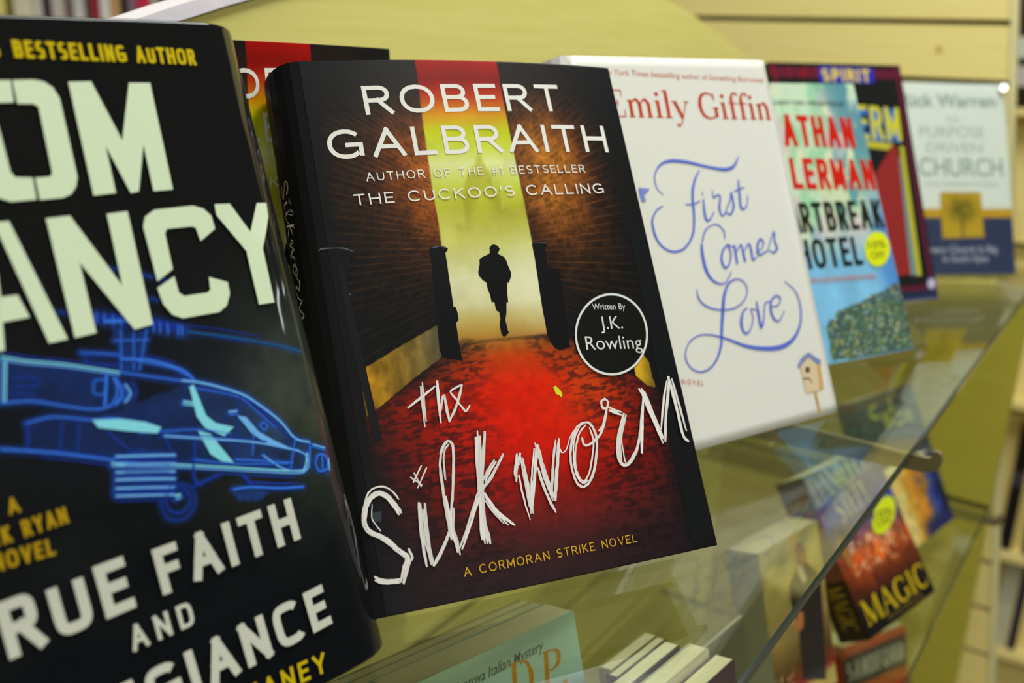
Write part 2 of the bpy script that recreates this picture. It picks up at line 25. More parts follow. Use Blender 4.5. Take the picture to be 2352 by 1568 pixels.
 'man': {'body':[(52.7,115.4),(58.9,115.7),(57.5,104.3),(68.7,93.5),(74.8,84.4),(70.6,47.6),(65.2,7.7),(35.1,20.9),(37.5,57.4),(31.5,83.3),(32.4,94.7),(43.7,102.4)],'face':[(47.1,117.3),(50.6,121.9),(56.2,119.7),(56.5,113.2),(56.0,103.1),(50.0,103.5),(46.6,109.8)],'hand':[(39.1,72.0),(46.3,69.2),(43.7,58.3),(35.7,57.4),(35.1,65.1)],'shirt':[(45.9,106.7),(52.8,102.5),(56.3,91.1),(51.0,89.6),(45.5,100.0)]},
 'stack': [('g',[0.1634,0.566,-0.1509,0.86]),('a',[0.0895,0.4775,-0.1083,0.86]),('b',[0.0933,0.47,-0.1054,0.86]),('c',[0.0955,0.462,-0.1029,0.86]),('d',[0.0966,0.4485,-0.0941,0.86]),('e',[0.1118,0.4457,-0.0935,0.86]),('f',[0.1247,0.4394,-0.0955,0.86])],
 'itcopy': [[0.027,0.4631,-0.0824,0.6955],[0.0209,0.4805,-0.0925,0.6955],0.3031],
 'cam': [2197.503657,0.304927,0.032263,0.216998],
 'clw': [1.283511,0.119588,-0.000865,0.154584,0.235853],
 'silk': {'skyL':[(53.1,240.7),(53.2,235.0),(52.0,216.4),(51.2,198.1),(50.5,180.2),(50.4,162.5),(49.9,150.1),(50.7,143.1),(50.0,122.9),(49.5,105.5)],'skyR':[(94.2,241.8),(93.5,220.1),(93.4,193.5),(93.7,169.1),(93.5,150.1),(93.4,142.5),(92.6,121.3),(91.9,101.1)],'skyv':[241.4,231.6,229.3,222.6,212.6,205.0,196.3,188.8,177.1,168.7,162.5,150.2,134.0,122.2,116.3,108.6,102.8,97.1,83.9,56.4,42.1,28.2,14.4,-2.4],'tower':[(62.7,158.5),(64.6,175.1),(68.4,184.1),(72.5,187.6),(76.3,196.2),(77.2,187.5),(79.2,184.2),(79.4,176.7),(82.2,171.2),(81.5,165.5),(84.2,167.9),(90.4,168.1),(93.0,170.2),(94.0,168.5),(94.0,156.9),(93.1,149.3),(69.0,147.7),(57.1,150.6),(58.2,160.8)],'man':[(71.9,147.6),(73.1,148.9),(74.4,149.2),(76.2,148.4),(76.8,146.9),(75.8,145.2),(75.3,144.8),(78.2,142.9),(78.9,141.1),(79.2,139.0),(80.1,135.4),(79.5,133.4),(78.1,130.7),(77.3,131.1),(76.3,126.6),(75.9,121.8),(75.0,121.8),(74.1,117.2),(72.9,113.8),(73.1,109.0),(73.4,108.0),(71.5,106.5),(70.4,106.6),(69.8,108.0),(69.8,111.4),(70.7,114.7),(70.8,117.8),(69.7,118.4),(69.4,120.3),(69.4,122.5),(68.1,122.6),(68.0,125.9),(67.4,129.4),(67.5,131.6),(65.9,133.0),(64.5,135.2),(64.5,136.9),(65.9,140.6),(66.1,142.4),(67.3,143.5),(71.0,144.8),(71.9,145.8)],'postL':[(44.4,149.2),(45.2,150.1),(50.3,150.2),(52.5,148.9),(52.1,147.9),(51.0,146.9),(50.8,143.2),(49.6,105.4),(49.8,97.8),(41.9,100.0),(40.5,103.2)],'postR':[(93.2,148.5),(100.7,148.5),(100.8,147.0),(99.5,146.4),(99.0,137.0),(104.4,135.7),(104.2,129.6),(101.8,98.8),(96.3,97.6),(93.7,99.5),(91.8,104.5),(92.0,119.1),(93.3,142.4)],'knob':[(49.9,121.8),(51.0,122.0),(51.5,119.3),(51.4,115.9),(50.3,115.0),(49.4,116.1)],'bollard':[(-4.3,151.8),(-3.1,153.4),(2.5,153.5),(7.5,152.9),(11.5,150.5),(10.8,148.0),(8.1,148.8),(6.8,146.4),(7.2,143.0),(5.4,133.3),(7.1,131.8),(6.0,131.3),(5.1,119.0),(5.0,104.3),(5.3,94.7),(3.9,66.4),(-10.9,68.5),(-5.4,121.4)],'bolhi':[[(-3.9,152.1),(-2.2,153.2),(3.1,153.1),(7.4,152.5),(11.2,150.5)],[(3.6,132.5),(5.6,132.6),(6.9,131.7)],[(45.1,149.5),(48.9,150.0),(52.0,149.1)],[(94.0,149.2),(100.7,148.3)]],'stain':[(5.5,98.8),(23.6,107.1),(42.6,115.1),(41.4,103.0),(40.6,100.2),(27.6,93.0),(13.5,84.2),(5.1,79.4)],'stainR':[(133.0,87.2),(139.8,91.4),(142.1,87.0),(142.3,75.5),(138.5,76.9),(133.0,82.2)],'bolR':[(147.4,154.8),(150.3,157.0),(156.2,156.5),(157.5,150.6),(154.4,145.0),(155.2,128.3),(155.8,102.0),(157.1,85.7),(152.7,76.5),(155.3,42.9),(156.2,3.4),(143.6,3.6),(143.7,48.5),(145.3,77.3),(145.8,102.6),(146.6,133.0)],'vpL':(107.8,144.5),'vpR':(26.5,144.9),'leaf':[(89.3,81.3),(90.7,82.0),(91.6,80.7),(92.6,79.5),(93.2,77.8),(92.3,76.4),(91.1,77.7),(90.1,78.1),(89.7,79.9)],'tape':[(1.5,41.0),(5.2,40.7),(4.2,36.7),(1.2,36.8)],'stick':[(124.9,102.7),(105.3,104.4),(129.7,122.1)]},
}

# ------------------------------------------------------------------ camera, sky, lights, exposure
F_PX, PITCH, ROLL, CAM_H = D['cam']
cam_d = bpy.data.cameras.new('camera')
cam = bpy.data.objects.new('camera', cam_d)
COL.objects.link(cam)
cam_d.sensor_fit = 'HORIZONTAL'
cam_d.sensor_width = 22.3
cam_d.lens = F_PX * 22.3 / 2352
cam_d.clip_start = 0.02
cam.matrix_world = Matrix.Translation((0, 0, CAM_H)) @ Matrix.Rotation(math.pi / 2 - PITCH, 4, 'X') @ Matrix.Rotation(ROLL, 4, 'Z')
cam_d.dof.use_dof = True
cam_d.dof.focus_distance = 0.415
cam_d.dof.aperture_fstop = 4.0
sc.camera = cam

sc.view_settings.view_transform = 'Standard'
sc.view_settings.look = 'None'
sc.view_settings.exposure = 0.0
sc.view_settings.gamma = 1.0
sc.view_settings.use_curve_mapping = False

wd = bpy.data.worlds.new('shop')
sc.world = wd
wd.use_nodes = True
bg = wd.node_tree.nodes['Background']
bg.inputs['Color'].default_value = (0.93, 0.93, 0.88, 1)
bg.inputs['Strength'].default_value = 0.42


def area(name, loc, target, sx, sy, power, col):
    l = bpy.data.lights.new(name, 'AREA')
    l.shape = 'RECTANGLE'
    l.size, l.size_y = sx, sy
    l.energy = power
    l.color = col
    o = bpy.data.objects.new(name, l)
    COL.objects.link(o)
    o.location = loc
    o.rotation_euler = (Vector(target) - Vector(loc)).to_track_quat('-Z', 'Y').to_euler()
    return o


TUBE = (0.94, 1.0, 0.97)
for x, y, p in ((-0.5, -1.5, 18), (0.75, -2.0, 16), (2.6, -2.6, 100), (0.50, 0.72, 52), (5.0, 1.9, 40), (7.6, 6.4, 60), (-1.0, 1.25, 12)):  # unseen overhead lamps, added for wanted levels and highlights; the last brightens the bookcase
    area('unseen_ceiling_light', (x, y, 1.46), (x, y, 0), 0.32, 1.25, 0.66 * p, TUBE)

# ------------------------------------------------------------------ small helpers
SA = math.radians(56.0)
SV = Vector((math.cos(SA), math.sin(SA), 0))        # along the shelf, away from the camera
NV = Vector((-math.sin(SA), math.cos(SA), 0))       # from the aisle towards the display board


def W(s, n, z):
    return SV * s + NV * n + Vector((0, 0, z))


SHELF = Matrix(((SV.x, NV.x, 0, 0), (SV.y, NV.y, 0, 0), (0, 0, 1, 0), (0, 0, 0, 1)))


def lin(c):
    c = np.asarray(c, float) / 255.0
    return np.where(c <= 0.04045, c / 12.92, ((c + 0.055) / 1.055) ** 2.4)


def L4(c):
    return tuple(float(x) for x in lin(c)) + (1.0,)


def tag(o, label=None, cat=None, group=None, kind=None):
    if label: o['label'] = label
    if cat: o['category'] = cat
    if group: o['group'] = group
    if kind: o['kind'] = kind
    return o


def empty(name, mw=None, **k):
    o = bpy.data.objects.new(name, None)
    COL.objects.link(o)
    o.empty_display_size = 0.02
    if mw is not None: o.matrix_world = mw
    return tag(o, **k)


class MB:
    """collects coloured faces and links them as one mesh object"""

    def __init__(s):
        s.v, s.f, s.c, s.m = [], [], [], []

    def add(s, vs, fs, col, mat=0):
        b = len(s.v)
        s.v += [tuple(x) for x in vs]
        s.f += [tuple(b + i for i in f) for f in fs]
        s.c += [tuple(col)] * len(fs)
        s.m += [mat] * len(fs)

    def box(s, lo, hi, col, mat=0):
        x0, y0, z0 = lo; x1, y1, z1 = hi
        s.add([(x0, y0, z0), (x1, y0, z0), (x1, y1, z0), (x0, y1, z0), (x0, y0, z1), (x1, y0, z1), (x1, y1, z1), (x0, y1, z1)],
              [(3, 2, 1, 0), (4, 5, 6, 7), (0, 1, 5, 4), (1, 2, 6, 5), (2, 3, 7, 6), (3, 0, 4, 7)], col, mat)

    def build(s, name, mats, parent=None, mw=None, smooth=False, bevel=0):
        me = bpy.data.meshes.new(name)
        me.from_pydata(s.v, [], s.f)
        for m in (mats if isinstance(mats, (list, tuple)) else [mats]): me.materials.append(m)
        n = len(me.loops)
        at = me.color_attributes.new('print', 'FLOAT_COLOR', 'CORNER')
        tot = np.array([len(f) for f in s.f])
        per = [x if np.ndim(x) == 2 else np.repeat(np.asarray(x, float)[None], t, 0) for x, t in zip(s.c, tot)]
        rgb = np.concatenate(per) if per else np.zeros((0, 3))
        arr = np.ones((n, 4)); arr[:, :3] = rgb
        at.data.foreach_set('color', arr.astype(np.float32).ravel())
        me.polygons.foreach_set('material_index', np.array(s.m, dtype=np.int32))
        if smooth: me.polygons.foreach_set('use_smooth', np.ones(len(me.polygons), dtype=bool))
        me.update()
        o = bpy.data.objects.new(name, me)
        COL.objects.link(o)
        if parent is not None: o.parent = parent
        elif mw is not None: o.matrix_world = mw
        if bevel:
            b = o.modifiers.new('bevel', 'BEVEL'); b.width = bevel; b.segments = 2; b.limit_method = 'ANGLE'
        return o


# ------------------------------------------------------------------ materials
def mat(name):
    m = bpy.data.materials.new(name)
    m.use_nodes = True
    nt = m.node_tree
    return m, nt, nt.nodes['Principled BSDF']


PRINT = 0.86                                       # how much light a full tone of ink or paper gives back


def printed(name, rough, spec=0.5, coat=0.0, bump=0.0, grain=0.03):
    m, nt, p = mat(name)
    a = nt.nodes.new('ShaderNodeVertexColor'); a.layer_name = 'print'
    n = nt.nodes.new('ShaderNodeTexNoise'); n.inputs['Scale'].default_value = 900; n.inputs['Detail'].default_value = 2
    tc = nt.nodes.new('ShaderNodeTexCoord')
    nt.links.new(tc.outputs['Object'], n.inputs['Vector'])
    mr = nt.nodes.new('ShaderNodeMapRange')
    mr.inputs['To Min'].default_value = PRINT * (1 - grain); mr.inputs['To Max'].default_value = PRINT * (1 + grain)
    nt.links.new(n.outputs['Fac'], mr.inputs['Value'])
    mx = nt.nodes.new('ShaderNodeVectorMath'); mx.operation = 'SCALE'
    nt.links.new(a.outputs['Color'], mx.inputs[0]); nt.links.new(mr.outputs['Result'], mx.inputs['Scale'])
    nt.links.new(mx.outputs['Vector'], p.inputs['Base Color'])
    p.inputs['Roughness'].default_value = rough
    p.inputs['Specular IOR Level'].default_value = spec
    p.inputs['Coat Weight'].default_value = coat
    p.inputs['Coat Roughness'].default_value = 0.06
    if bump:
        n2 = nt.nodes.new('ShaderNodeTexNoise'); n2.inputs['Scale'].default_value = 28; n2.inputs['Detail'].default_value = 1
        nt.links.new(tc.outputs['Object'], n2.inputs['Vector'])
        b = nt.nodes.new('ShaderNodeBump'); b.inputs['Strength'].default_value = bump; b.inputs['Distance'].default_value = 0.004
        nt.links.new(n2.outputs['Fac'], b.inputs['Height']); nt.links.new(b.outputs['Normal'], p.inputs['Normal'])
    return m


M_MATTE = printed('matte_printed_jacket', 0.42, 0.09)
M_GLOSS = printed('glossy_printed_jacket', 0.07, 0.46, 0.0, bump=0.30)
M_SEMI = printed('laminated_paper_cover', 0.28, 0.4)
M_FOIL = printed('embossed_silver_ink', 0.30, 0.5)
M_PLAIN = printed('plain_coloured_board', 0.6, 0.2)


def pages_mat():
    m, nt, p = mat('page_edges')
    tc = nt.nodes.new('ShaderNodeTexCoord'); w = nt.nodes.new('ShaderNodeTexWave')
    w.wave_type = 'BANDS'; w.bands_direction = 'Y'
    w.inputs['Scale'].default_value = 900; w.inputs['Distortion'].default_value = 1.5
    r = nt.nodes.new('ShaderNodeValToRGB')
    r.color_ramp.elements[0].color = L4((196, 186, 150)); r.color_ramp.elements[1].color = L4((232, 224, 194))
    nt.links.new(tc.outputs['Object'], w.inputs['Vector']); nt.links.new(w.outputs['Fac'], r.inputs['Fac'])
    nt.links.new(r.outputs['Color'], p.inputs['Base Color'])
    p.inputs['Roughness'].default_value = 0.8
    return m


M_PAGES = pages_mat()


def wood_mat(name, c0, c1, rough=0.38):
    m, nt, p = mat(name)
    tc = nt.nodes.new('ShaderNodeTexCoord'); mp = nt.nodes.new('ShaderNodeMapping')
    mp.inputs['Scale'].default_value = (3, 3, 70)
    n = nt.nodes.new('ShaderNodeTexNoise'); n.inputs['Scale'].default_value = 2.2; n.inputs['Detail'].default_value = 6; n.inputs['Roughness'].default_value = 0.6
    r = nt.nodes.new('ShaderNodeValToRGB')
    r.color_ramp.elements[0].position = 0.3; r.color_ramp.elements[1].position = 0.75
    r.color_ramp.elements[0].color = L4(c0); r.color_ramp.elements[1].color = L4(c1)
    nt.links.new(tc.outputs['Object'], mp.inputs['Vector']); nt.links.new(mp.outputs['Vector'], n.inputs['Vector'])
    nt.links.new(n.outputs['Fac'], r.inputs['Fac']); nt.links.new(r.outputs['Color'], p.inputs['Base Color'])
    p.inputs['Roughness'].default_value = rough
    return m


M_MAPLE = wood_mat('maple_veneer', (218, 205, 116), (231, 218, 134))
M_BIRCH = wood_mat('birch_slatboard', (232, 211, 132), (242, 222, 150))
M_PANEL = wood_mat('shade_toned_panel_veneer', (168, 156, 52), (180, 168, 62), 0.5)  # panel wood darkened in its colour for the shade low on the fixture
M_GROOVE = wood_mat('groove_shadow_mdf', (66, 48, 20), (82, 60, 26), 0.8)


def simple(name, c, rough=0.5, metal=0.0, noise=0.06):
    m, nt, p = mat(name)
    n = nt.nodes.new('ShaderNodeTexNoise'); n.inputs['Scale'].default_value = 40
    r = nt.nodes.new('ShaderNodeValToRGB')
    c = np.asarray(c, float)
    r.color_ramp.elements[0].color = L4(np.clip(c * (1 - noise), 0, 255)); r.color_ramp.elements[1].color = L4(np.clip(c * (1 + noise), 0, 255))
    nt.links.new(n.outputs['Fac'], r.inputs['Fac']); nt.links.new(r.outputs['Color'], p.inputs['Base Color'])
    p.inputs['Roughness'].default_value = rough; p.inputs['Metallic'].default_value = metal
    return m


M_WHITE = simple('white_laminate', (238, 228, 238), 0.3)
M_CREAM = simple('cream_edge_band', (222, 212, 160), 0.4)
M_STEEL = simple('grey_steel', (122, 108, 76), 0.45, 0.1)
M_DARK = simple('dark_gap', (30, 28, 24), 0.8)


def glass_mat(name, tint):
    m = bpy.data.materials.new(name); m.use_nodes = True
    nt = m.node_tree; nt.nodes.clear()
    o = nt.nodes.new('ShaderNodeOutputMaterial'); mx = nt.nodes.new('ShaderNodeMixShader')
    t = nt.nodes.new('ShaderNodeBsdfTransparent'); t.inputs['Color'].default_value = (*tint, 1)
    g = nt.nodes.new('ShaderNodeBsdfGlossy'); g.inputs['Roughness'].default_value = 0.0; g.inputs['Color'].default_value = (1, 1, 1, 1)
    fr = nt.nodes.new('ShaderNodeFresnel')
    gm = nt.nodes.new('ShaderNodeNewGeometry'); ir = nt.nodes.new('ShaderNodeMapRange')   # the pane does not bend rays, so both faces reflect as seen from air
    ir.inputs['To Min'].default_value = 1.6; ir.inputs['To Max'].default_value = 1 / 1.6
    nt.links.new(gm.outputs['Backfacing'], ir.inputs['Value']); nt.links.new(ir.outputs['Result'], fr.inputs['IOR'])
    nt.links.new(fr.outputs['Fac'], mx.inputs['Fac']); nt.links.new(t.outputs['BSDF'], mx.inputs[1]); nt.links.new(g.outputs['BSDF'], mx.inputs[2])
    nt.links.new(mx.outputs['Shader'], o.inputs['Surface'])
    return m


M_GLASS = glass_mat('green_tinted_glass', (0.935, 0.955, 0.89))
M_ACRYL = glass_mat('clear_acrylic', (0.985, 0.988, 0.98))
M_GEDGE, _nt, _p = mat('polished_glass_edge')
_p.inputs['Base Color'].default_value = L4((36, 46, 38)); _p.inputs['Roughness'].default_value = 0.08; _p.inputs['Specular IOR Level'].default_value = 0.7
_n = _nt.nodes.new('ShaderNodeTexNoise'); _n.inputs['Scale'].default_value = 60
_r = _nt.nodes.new('ShaderNodeValToRGB'); _r.color_ramp.elements[0].color = L4((26, 34, 28)); _r.color_ramp.elements[1].color = L4((46, 58, 48))
_nt.links.new(_n.outputs['Fac'], _r.inputs['Fac']); _nt.links.new(_r.outputs['Color'], _p.inputs['Base Color'])
M_FLOOR = simple('shop_floor', (150, 140, 118), 0.4)

# ------------------------------------------------------------------ the setting and the display fixture
GZ1, GZ2, GZ3 = -0.022, -0.272, -0.475            # tops of the three glass shelves
WN = 0.458                                        # front face of the display board
GN = 0.1019                                       # front edge of the glass shelves

RX0, RX1, RY0, RY1, RZ0, RZ1 = -3.6, 9.5, -4.2, 8.5, -1.2, 1.5
M_WALL = simple('painted_shop_wall', (150, 138, 108), 0.7)
M_CEIL = simple('ceiling_tiles', (226, 222, 210), 0.8)
for nm, lo, hi, mt in (('floor', (RX0, RY0, RZ0 - .05), (RX1, RY1, RZ0), M_FLOOR), ('ceiling', (RX0, RY0, RZ1), (RX1, RY1, RZ1 + .05), M_CEIL),
                       ('wall_left', (RX0 - .05, RY0, RZ0), (RX0, RY1, RZ1), M_WALL), ('wall_right', (RX1, RY0, RZ0), (RX1 + .05, RY1, RZ1), M_WALL),
                       ('wall_back', (RX0, RY1, RZ0), (RX1, RY1 + .05, RZ1), M_WALL), ('wall_front', (RX0, RY0 - .05, RZ0), (RX1, RY0, RZ1), M_WALL)):
    m = MB(); m.box(lo, hi, lin((150, 140, 118)))
    tag(m.build(nm, mt), kind='structure')


def arch(s):
    return 0.276 - (1.38 - math.sqrt(max(1.38 ** 2 - (s - 0.735) ** 2, 0.01)))


def display_board():
    root = empty('display_board', SHELF @ Matrix.Translation((0.5, WN, -1.2)),
                 label='maple display board with an arched top standing behind the row of facing books', cat='display board')
    off = Vector((0.5, WN, -1.2))
    s0, s1 = -0.42, 1.235
    gz = [-0.285, -0.381, -0.467, -0.555, -0.645, -0.735]
    gh = 0.0085
    m = MB()
    N = 60
    ss = [s0 + (s1 - s0) * i / N for i in range(N + 1)]
    zl = gz[0] + gh / 2
    top = [arch(s) for s in ss]
    for i in range(N):                             # front and back of the arched upper field
        a, b = ss[i], ss[i + 1]
        for n, flip in ((0, 0), (0.018, 1)):
            vs = [(a, n, zl), (b, n, zl), (b, n, top[i + 1]), (a, n, top[i])]
            m.add([Vector((x, y + WN, z)) - off for x, y, z in vs], [(0, 1, 2, 3) if not flip else (3, 2, 1, 0)], (1, 1, 1))
        vs = [(a, 0, top[i]), (b, 0, top[i + 1]), (b, 0.018, top[i + 1]), (a, 0.018, top[i])]
        m.add([Vector((x, y + WN, z)) - off for x, y, z in vs], [(0, 1, 2, 3)], (1, 1, 1))
    for s, fl in ((s0, 1), (s1, 0)):
        vs = [(s, 0, zl), (s, 0.018, zl), (s, 0.018, arch(s)), (s, 0, arch(s))]
        m.add([Vector((x, y + WN, z)) - off for x, y, z in vs], [(0, 1, 2, 3) if not fl else (3, 2, 1, 0)], (1, 1, 1))
    for i, z in enumerate(gz):                     # slats below the arched field with open grooves between
        zt = z - gh / 2
        zb = gz[i + 1] + gh / 2 if i + 1 < len(gz) else -1.19
        m.box(Vector((s0, WN, zb)) - off, Vector((s1, WN + 0.018, zt)) - off, (1, 1, 1))
        m.box(Vector((s0, WN + 0.011, zt)) - off, Vector((s1, WN + 0.018, zt + gh)) - off, (1, 1, 1), 1)
    m.build('board', [M_MAPLE, M_GROOVE], root)
    t = MB()                                       # white strip along the rising part of the arch
    K = 30
    for i in range(K):
        a = s0 + (0.62 - s0) * i / K; b = s0 + (0.62 - s0) * (i + 1) / K
        for (n, zo) in (((-0.0035), 0.0016),):
            za, zb = arch(a) + zo, arch(b) + zo
            h = 0.0082
            q = [(a, n, za), (b, n, zb), (b, n, zb + h), (a, n, za + h), (a, 0.02, za), (b, 0.02, zb), (b, 0.02, zb + h), (a, 0.02, za + h)]
            t.add([Vector((x, y + WN, z)) - off for x, y, z in q], [(0, 1, 2, 3), (3, 2, 6, 7), (7, 6, 5, 4), (1, 0, 4, 5)], lin((238, 228, 238)))
    tag(t.build('edge_strip', M_WHITE, root), label='white laminate strip along the top edge')


display_board()


def glass_shelf(z, s0, s1, n0, n1, label, th=0.0065):
    off = Vector((s0, n0, z))
    root = empty('glass_shelf', SHELF @ Matrix.Translation(off), label=label, cat='shelf', group='glass shelves of the book display')
    m = MB()
    x1, y1 = s1 - s0, n1 - n0
    m.add([(0, 0, 0), (x1, 0, 0), (x1, y1, 0), (0, y1, 0), (0, 0, -th), (x1, 0, -th), (x1, y1, -th), (0, y1, -th)],
          [(0, 1, 2, 3), (7, 6, 5, 4), (2, 6, 7, 3)], (1, 1, 1))
    m.build('pane', M_GLASS, root)
    e = MB()
    c = 0.0012
    prof = [(0, -0.0), (-c, -c), (-c, -th + c), (0, -th)]
    for k in range(3):
        (ya, za), (yb, zb) = prof[k], prof[k + 1]
        e.add([(0, ya, za), (0, yb, zb), (x1, yb, zb), (x1, ya, za)], [(0, 1, 2, 3)], (1, 1, 1))
    e.add([(x1, 0, 0), (x1, 0, -th), (x1, y1, -th), (x1, y1, 0)], [(0, 1, 2, 3)], (1, 1, 1))
    e.add([(0, 0, 0), (0, 0, -th), (0, y1, -th), (0, y1, 0)], [(3, 2, 1, 0)], (1, 1, 1))
    tag(e.build('polished_edge', M_GEDGE, root), label='dark green polished glass edge')


glass_shelf(GZ1, -0.36, 1.438, GN, WN - 0.004, 'upper glass shelf that carries the row of large facing books')
glass_shelf(GZ2, -0.36, 1.128, 0.0985, WN - 0.004, 'middle glass shelf under the upper one, holding smaller paperbacks')
glass_shelf(GZ3, -0.30, 1.05, 0.135, WN - 0.004, 'lowest glass shelf carrying the red and orange paperback')


def bracket(s, z, n_tip, label, th=0.0045):
    off = Vector((s, WN, z))
    m = MB()
    # side outline in (n, z): arm under the glass with an upturned hook at its tip
    zt = -0.0068
    t0 = n_tip - 0.0015
    hook = [(t0, -0.0032), (t0 - 0.0006, -0.0016), (t0 - 0.0026, -0.0010), (t0 - 0.0052, -0.0024), (t0 - 0.0066, -0.0065),
            (t0 - 0.0058, -0.0112), (t0 - 0.0026, -0.0148), (t0 + 0.0034, -0.0170), (t0 + 0.06, -0.0205), (WN - 0.0006, -0.034)]
    inner = [(WN - 0.0006, zt), (t0 + 0.0015, zt), (t0, zt + 0.001)]
    poly = inner + hook
    tri = tessellate_polygon([[Vector((a, b, 0)) for a, b in poly]])
    k = len(poly)
    vs = [(-th / 2, a - WN, b) for a, b in poly] + [(th / 2, a - WN, b) for a, b in poly]
    fs = [t for t in tri] + [tuple(k + i for i in reversed(t)) for t in tri] + [(i, (i + 1) % k, k + (i + 1) % k, k + i) for i in range(k)]
    m.add(vs, fs, lin((150, 140, 112)))
    o = m.build('shelf_bracket', M_STEEL, None, SHELF @ Matrix.Translation(off))
    tag(o, label, 'bracket', 'steel brackets under the glass shelves')


bracket(0.617, GZ1, 0.092, 'grey steel bracket whose hooked tip sticks out past the upper glass edge')
bracket(0.02, GZ1, 0.092, 'grey steel bracket under the upper glass shelf, below the leftmost book')
bracket(1.115, GZ2, 0.0875, 'grey steel bracket ending at the far end of the middle glass edge')
bracket(0.40, GZ2, 0.0875, 'grey steel bracket under the middle glass shelf, behind the stacked paperbacks')


# slatboard at the far end, square to the shelves: local x runs towards the aisle (away from the board), z up
P0 = Vector((0.693, 1.304, 0))
TV = Vector((math.sin(SA), -math.cos(SA), 0))
ENDM = Matrix(((TV.x, SV.x, 0, P0.x), (TV.y, SV.y, 0, P0.y), (0, 0, 1, 0), (0, 0, 0, 1)))


def redge(z):
    return -0.0585 + (0.258 - z) * 0.137


def slatboard():
    root = empty('slatboard', ENDM @ Matrix.Translation((-0.4, 0, -1.2)), label='pale birch slatboard panel closing the far end of the display', cat='slatboard')
    off = Vector((-0.4, 0, -1.2))
    gz = [0.259 + 0.077 * 4 - 0.077 * k for k in range(0, 18)]
    gh = 0.0075
    m = MB()
    zs = []
    zt = 0.62
    for z in gz:
        zs.append((zt, z + gh / 2)); zt = z - gh / 2
    zs.append((zt, -1.19))
    for a, b in zs:
        for y, fl in ((0, 0), (0.016, 1)):
            vs = [(-0.95, y, b), (redge(b), y, b), (redge(a), y, a), (-0.95, y, a)]
            m.add([Vector(v) - off for v in vs], [(0, 1, 2, 3) if not fl else (3, 2, 1, 0)], (1, 1, 1))
        for z, fl in ((a, 0), (b, 1)):
            vs = [(-0.95, 0, z), (redge(z), 0, z), (redge(z), 0.016, z), (-0.95, 0.016, z)]
            m.add([Vector(v) - off for v in vs], [(0, 1, 2, 3) if not fl else (3, 2, 1, 0)], (1, 1, 1))
    for z in gz:
        m.add([Vector(v) - off for v in ((-0.95, 0.010, z - gh), (redge(z), 0.010, z - gh), (redge(z), 0.010, z + gh), (-0.95, 0.010, z + gh))], [(0, 1, 2, 3)], (1, 1, 1), 1)
    m.build('slats', [M_BIRCH, M_GROOVE], root)
    e = MB()
    a, b = 0.62, -1.19
    w = 0.008
    q = [(redge(b), -0.002, b), (redge(b) + w, -0.002, b), (redge(a) + w, -0.002, a), (redge(a), -0.002, a),
         (redge(b), 0.018, b), (redge(b) + w, 0.018, b), (redge(a) + w, 0.018, a), (redge(a), 0.018, a)]
    e.add([Vector(v) - off for v in q], [(0, 1, 2, 3), (1, 5, 6, 2), (3, 2, 6, 7), (4, 0, 3, 7), (7, 6, 5, 4)], (1, 1, 1))
    tag(e.build('edge_band', M_CREAM, root), label='cream edge band down the slanted side')
    s = MB()                                       # small filled screw hole
    for k in range(10):
        a0, a1 = k * math.tau / 10, (k + 1) * math.tau / 10
        s.add([Vector(v) - off for v in ((-0.142, -0.0006, 0.223), (-0.142 + .004 * math.cos(a0), -0.0006, 0.223 + .004 * math.sin(a0)), (-0.142 + .004 * math.cos(a1), -0.0006, 0.223 + .004 * math.sin(a1)))], [(0, 1, 2)], (1, 1, 1))
    s.build('screw_plug', simple('plug_brown', (190, 150, 80)), root)


slatboard()
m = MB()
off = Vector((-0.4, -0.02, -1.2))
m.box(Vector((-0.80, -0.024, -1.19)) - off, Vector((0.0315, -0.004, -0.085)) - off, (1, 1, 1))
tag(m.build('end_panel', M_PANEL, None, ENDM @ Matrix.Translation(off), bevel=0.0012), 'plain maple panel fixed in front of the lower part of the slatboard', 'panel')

# ------------------------------------------------------------------ flat printing on covers
_cache = {}


def text_mesh(s, bold=0.0, shear=0.0, space=1.0):
    key = (s, bold, shear, space)
    if key in _cache: return _cache[key]
    c = bpy.data.curves.new('lettering', 'FONT')
    c.body = s; c.offset = bold; c.shear = shear; c.space_character = space; c.resolution_u = 5
    c.dimensions = '2D'; c.fill_mode = 'BOTH'
    o = bpy.data.objects.new('lettering', c)
    COL.objects.link(o)
    bpy.context.view_layer.update()
    ev = o.evaluated_get(bpy.context.evaluated_depsgraph_get())
    me = ev.to_mesh()
    vs = np.array([(v.co.x, v.co.y) for v in me.vertices])
    fs = [tuple(p.vertices) for p in me.polygons]
    ev.to_mesh_clear()
    bpy.data.objects.remove(o); bpy.data.curves.remove(c)
    _cache[key] = (vs, fs)
    return vs, fs


CAP = text_mesh('H')[0][:, 1].max()


def catmull(pts, per=6):
    p = [np.array(q, float) for q in pts]
    if len(p) < 3: return p
    p = [2 * p[0] - p[1]] + p + [2 * p[-1] - p[-2]]
    out = []
    for i in range(1, len(p) - 2):
        for k in range(per):
            t = k / per
            out.append(0.5 * (2 * p[i] + (p[i + 1] - p[i - 1]) * t + (2 * p[i - 1] - 5 * p[i] + 4 * p[i + 1] - p[i + 2]) * t * t + (3 * p[i] - p[i - 1] - 3 * p[i + 1] + p[i + 2]) * t ** 3))
    out.append(p[-2])
    return out


